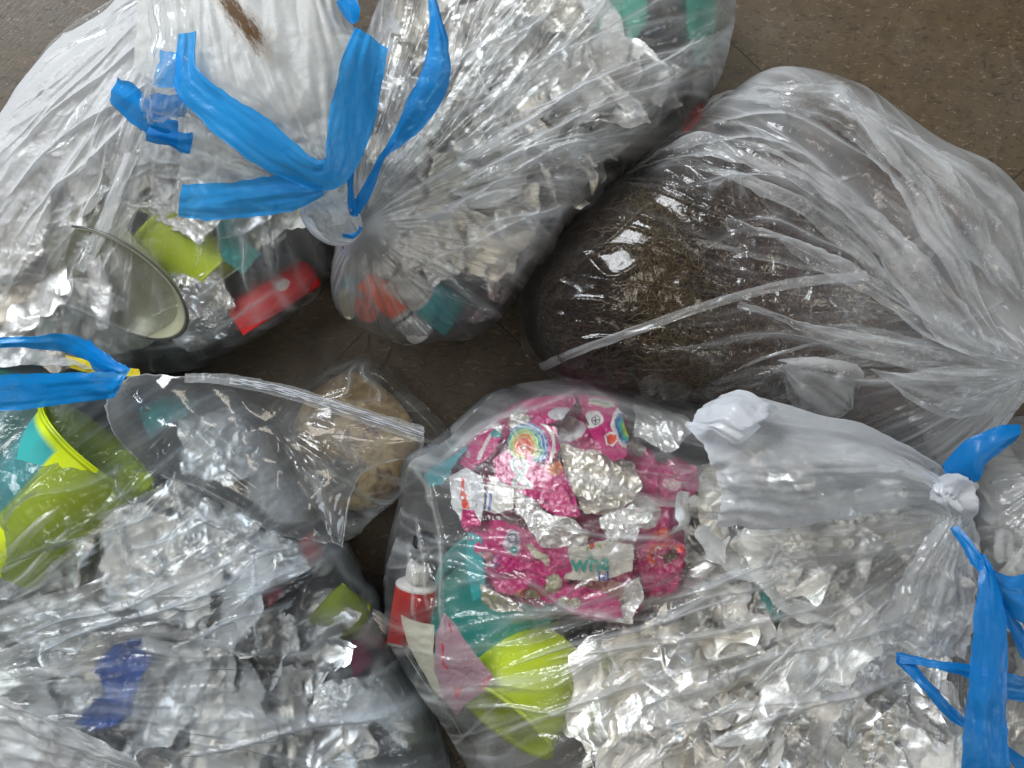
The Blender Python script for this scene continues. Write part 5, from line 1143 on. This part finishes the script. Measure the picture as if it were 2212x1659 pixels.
M['strand'] = None
def strand_mat(name, c0, c1):
    t = NT(name); hi = t.n('ShaderNodeHairInfo'); c = t.mixc(hi.outputs['Random'], c0, c1)
    p = t.n('ShaderNodeBsdfPrincipled'); t.l(c, p.inputs['Base Color']); p.inputs['Roughness'].default_value = .75; p.inputs['Specular IOR Level'].default_value = .2
    t.l(p.outputs[0], t.out.inputs[0]); return t.m
def strands(name, bag, n, region, mat, seed, length=(.02, .06), rad=.00009, lift=.012, dirn=None, sz=12, tangle=.5, drop=.030):
    rng = np.random.RandomState(seed); P = []
    k = 0
    while k < n:
        x = rng.uniform(region[0], region[2]); y = rng.uniform(region[1], region[3])
        if len(region) > 4 and rng.rand() > region[4](x, y): continue
        k += 1; P.append((x, y))
    P = np.array(P); z0 = .15
    X = (P[:, 0] - 1106) * (CAM_H - z0) / FPX; Y = -(P[:, 1] - 829.5) * (CAM_H - z0) / FPX
    a = rng.uniform(0, 2 * PI, n) if dirn is None else dirn + rng.normal(0, .7, n)
    cl = rng.normal(0, 1, n) * 26; L = rng.uniform(*length, n); st = L / (sz - 1); h = rng.uniform(0, lift, n)
    out = np.zeros((n, sz, 3)); a = a + 2.5 * sn(X, Y, .03, seed)
    for j in range(sz):
        out[:, j, 0] = X; out[:, j, 1] = Y
        u = j / (sz - 1)
        out[:, j, 2] = bag.surf(X, Y) - drop + h * np.sin(PI * u) ** .7 + .001 * rng.normal(size=n) 
        X = X + st * np.cos(a); Y = Y + st * np.sin(a); a = a + cl * st + tangle * rng.normal(size=n)
    t_, _ = bag.t_of(out[..., 0], out[..., 1]); keep = (t_ < .93).all(1); out = out[keep]; n = len(out)
    hc = bpy.data.hair_curves.new(name); hc.add_curves([sz] * n)
    hc.attributes['position'].data.foreach_set('vector', out.astype(np.float32).ravel())
    r = hc.attributes.new('radius', 'FLOAT', 'POINT') if 'radius' not in hc.attributes else hc.attributes['radius']
    r.data.foreach_set('value', np.full(n * sz, rad, np.float32))
    hc.materials.append(mat)
    o = bpy.data.objects.new(name, hc); C.objects.link(o); o['kind'] = 'stuff'; return o
strands('loose_hair', BF, 9000, (1120, 400, 1520, 880), strand_mat('dark_brown_hair', (.018, .012, .009), (.085, .060, .042)), 5, (.02, .05), .00015, .012, drop=.014)
strands('loose_hair', BF, 4200, (1340, 460, 1560, 820, lambda x, y: math.exp(-((x - 1400 - .22 * (y - 500)) / 45) ** 2)), strand_mat('golden_brown_hair', (.07, .050, .028), (.17, .125, .07)), 6, (.012, .04), .00015, .013, drop=.012)
strands('loose_hair', BF, 2200, (1480, 400, 1950, 900), strand_mat('reddish_brown_hair', (.05, .025, .018), (.20, .11, .07)), 8, (.02, .06), .00014, .010, drop=.014)
# crinkled inner liner over the right half of the hair
li = BF
def liner(u, v): return 0.0 + 0.05 * np.clip(sn(u, v, .12, 4), 0, 1)
rows = []
for yy in (385, 480, 580, 680, 780, 870):
    rows.append([(xx, yy, BF.pt(xx, yy)[2] - .007) for xx in (1455, 1540, 1640, 1740, 1840, 1920)])
tag(sheet('inner_liner', rows, M['dark_film'], None, .0012, .0035, .020, 131, haze=liner, pleat=.006, pscale=.011), 'crinkled glossy inner liner over the dark hair at the right', 'bag liner')
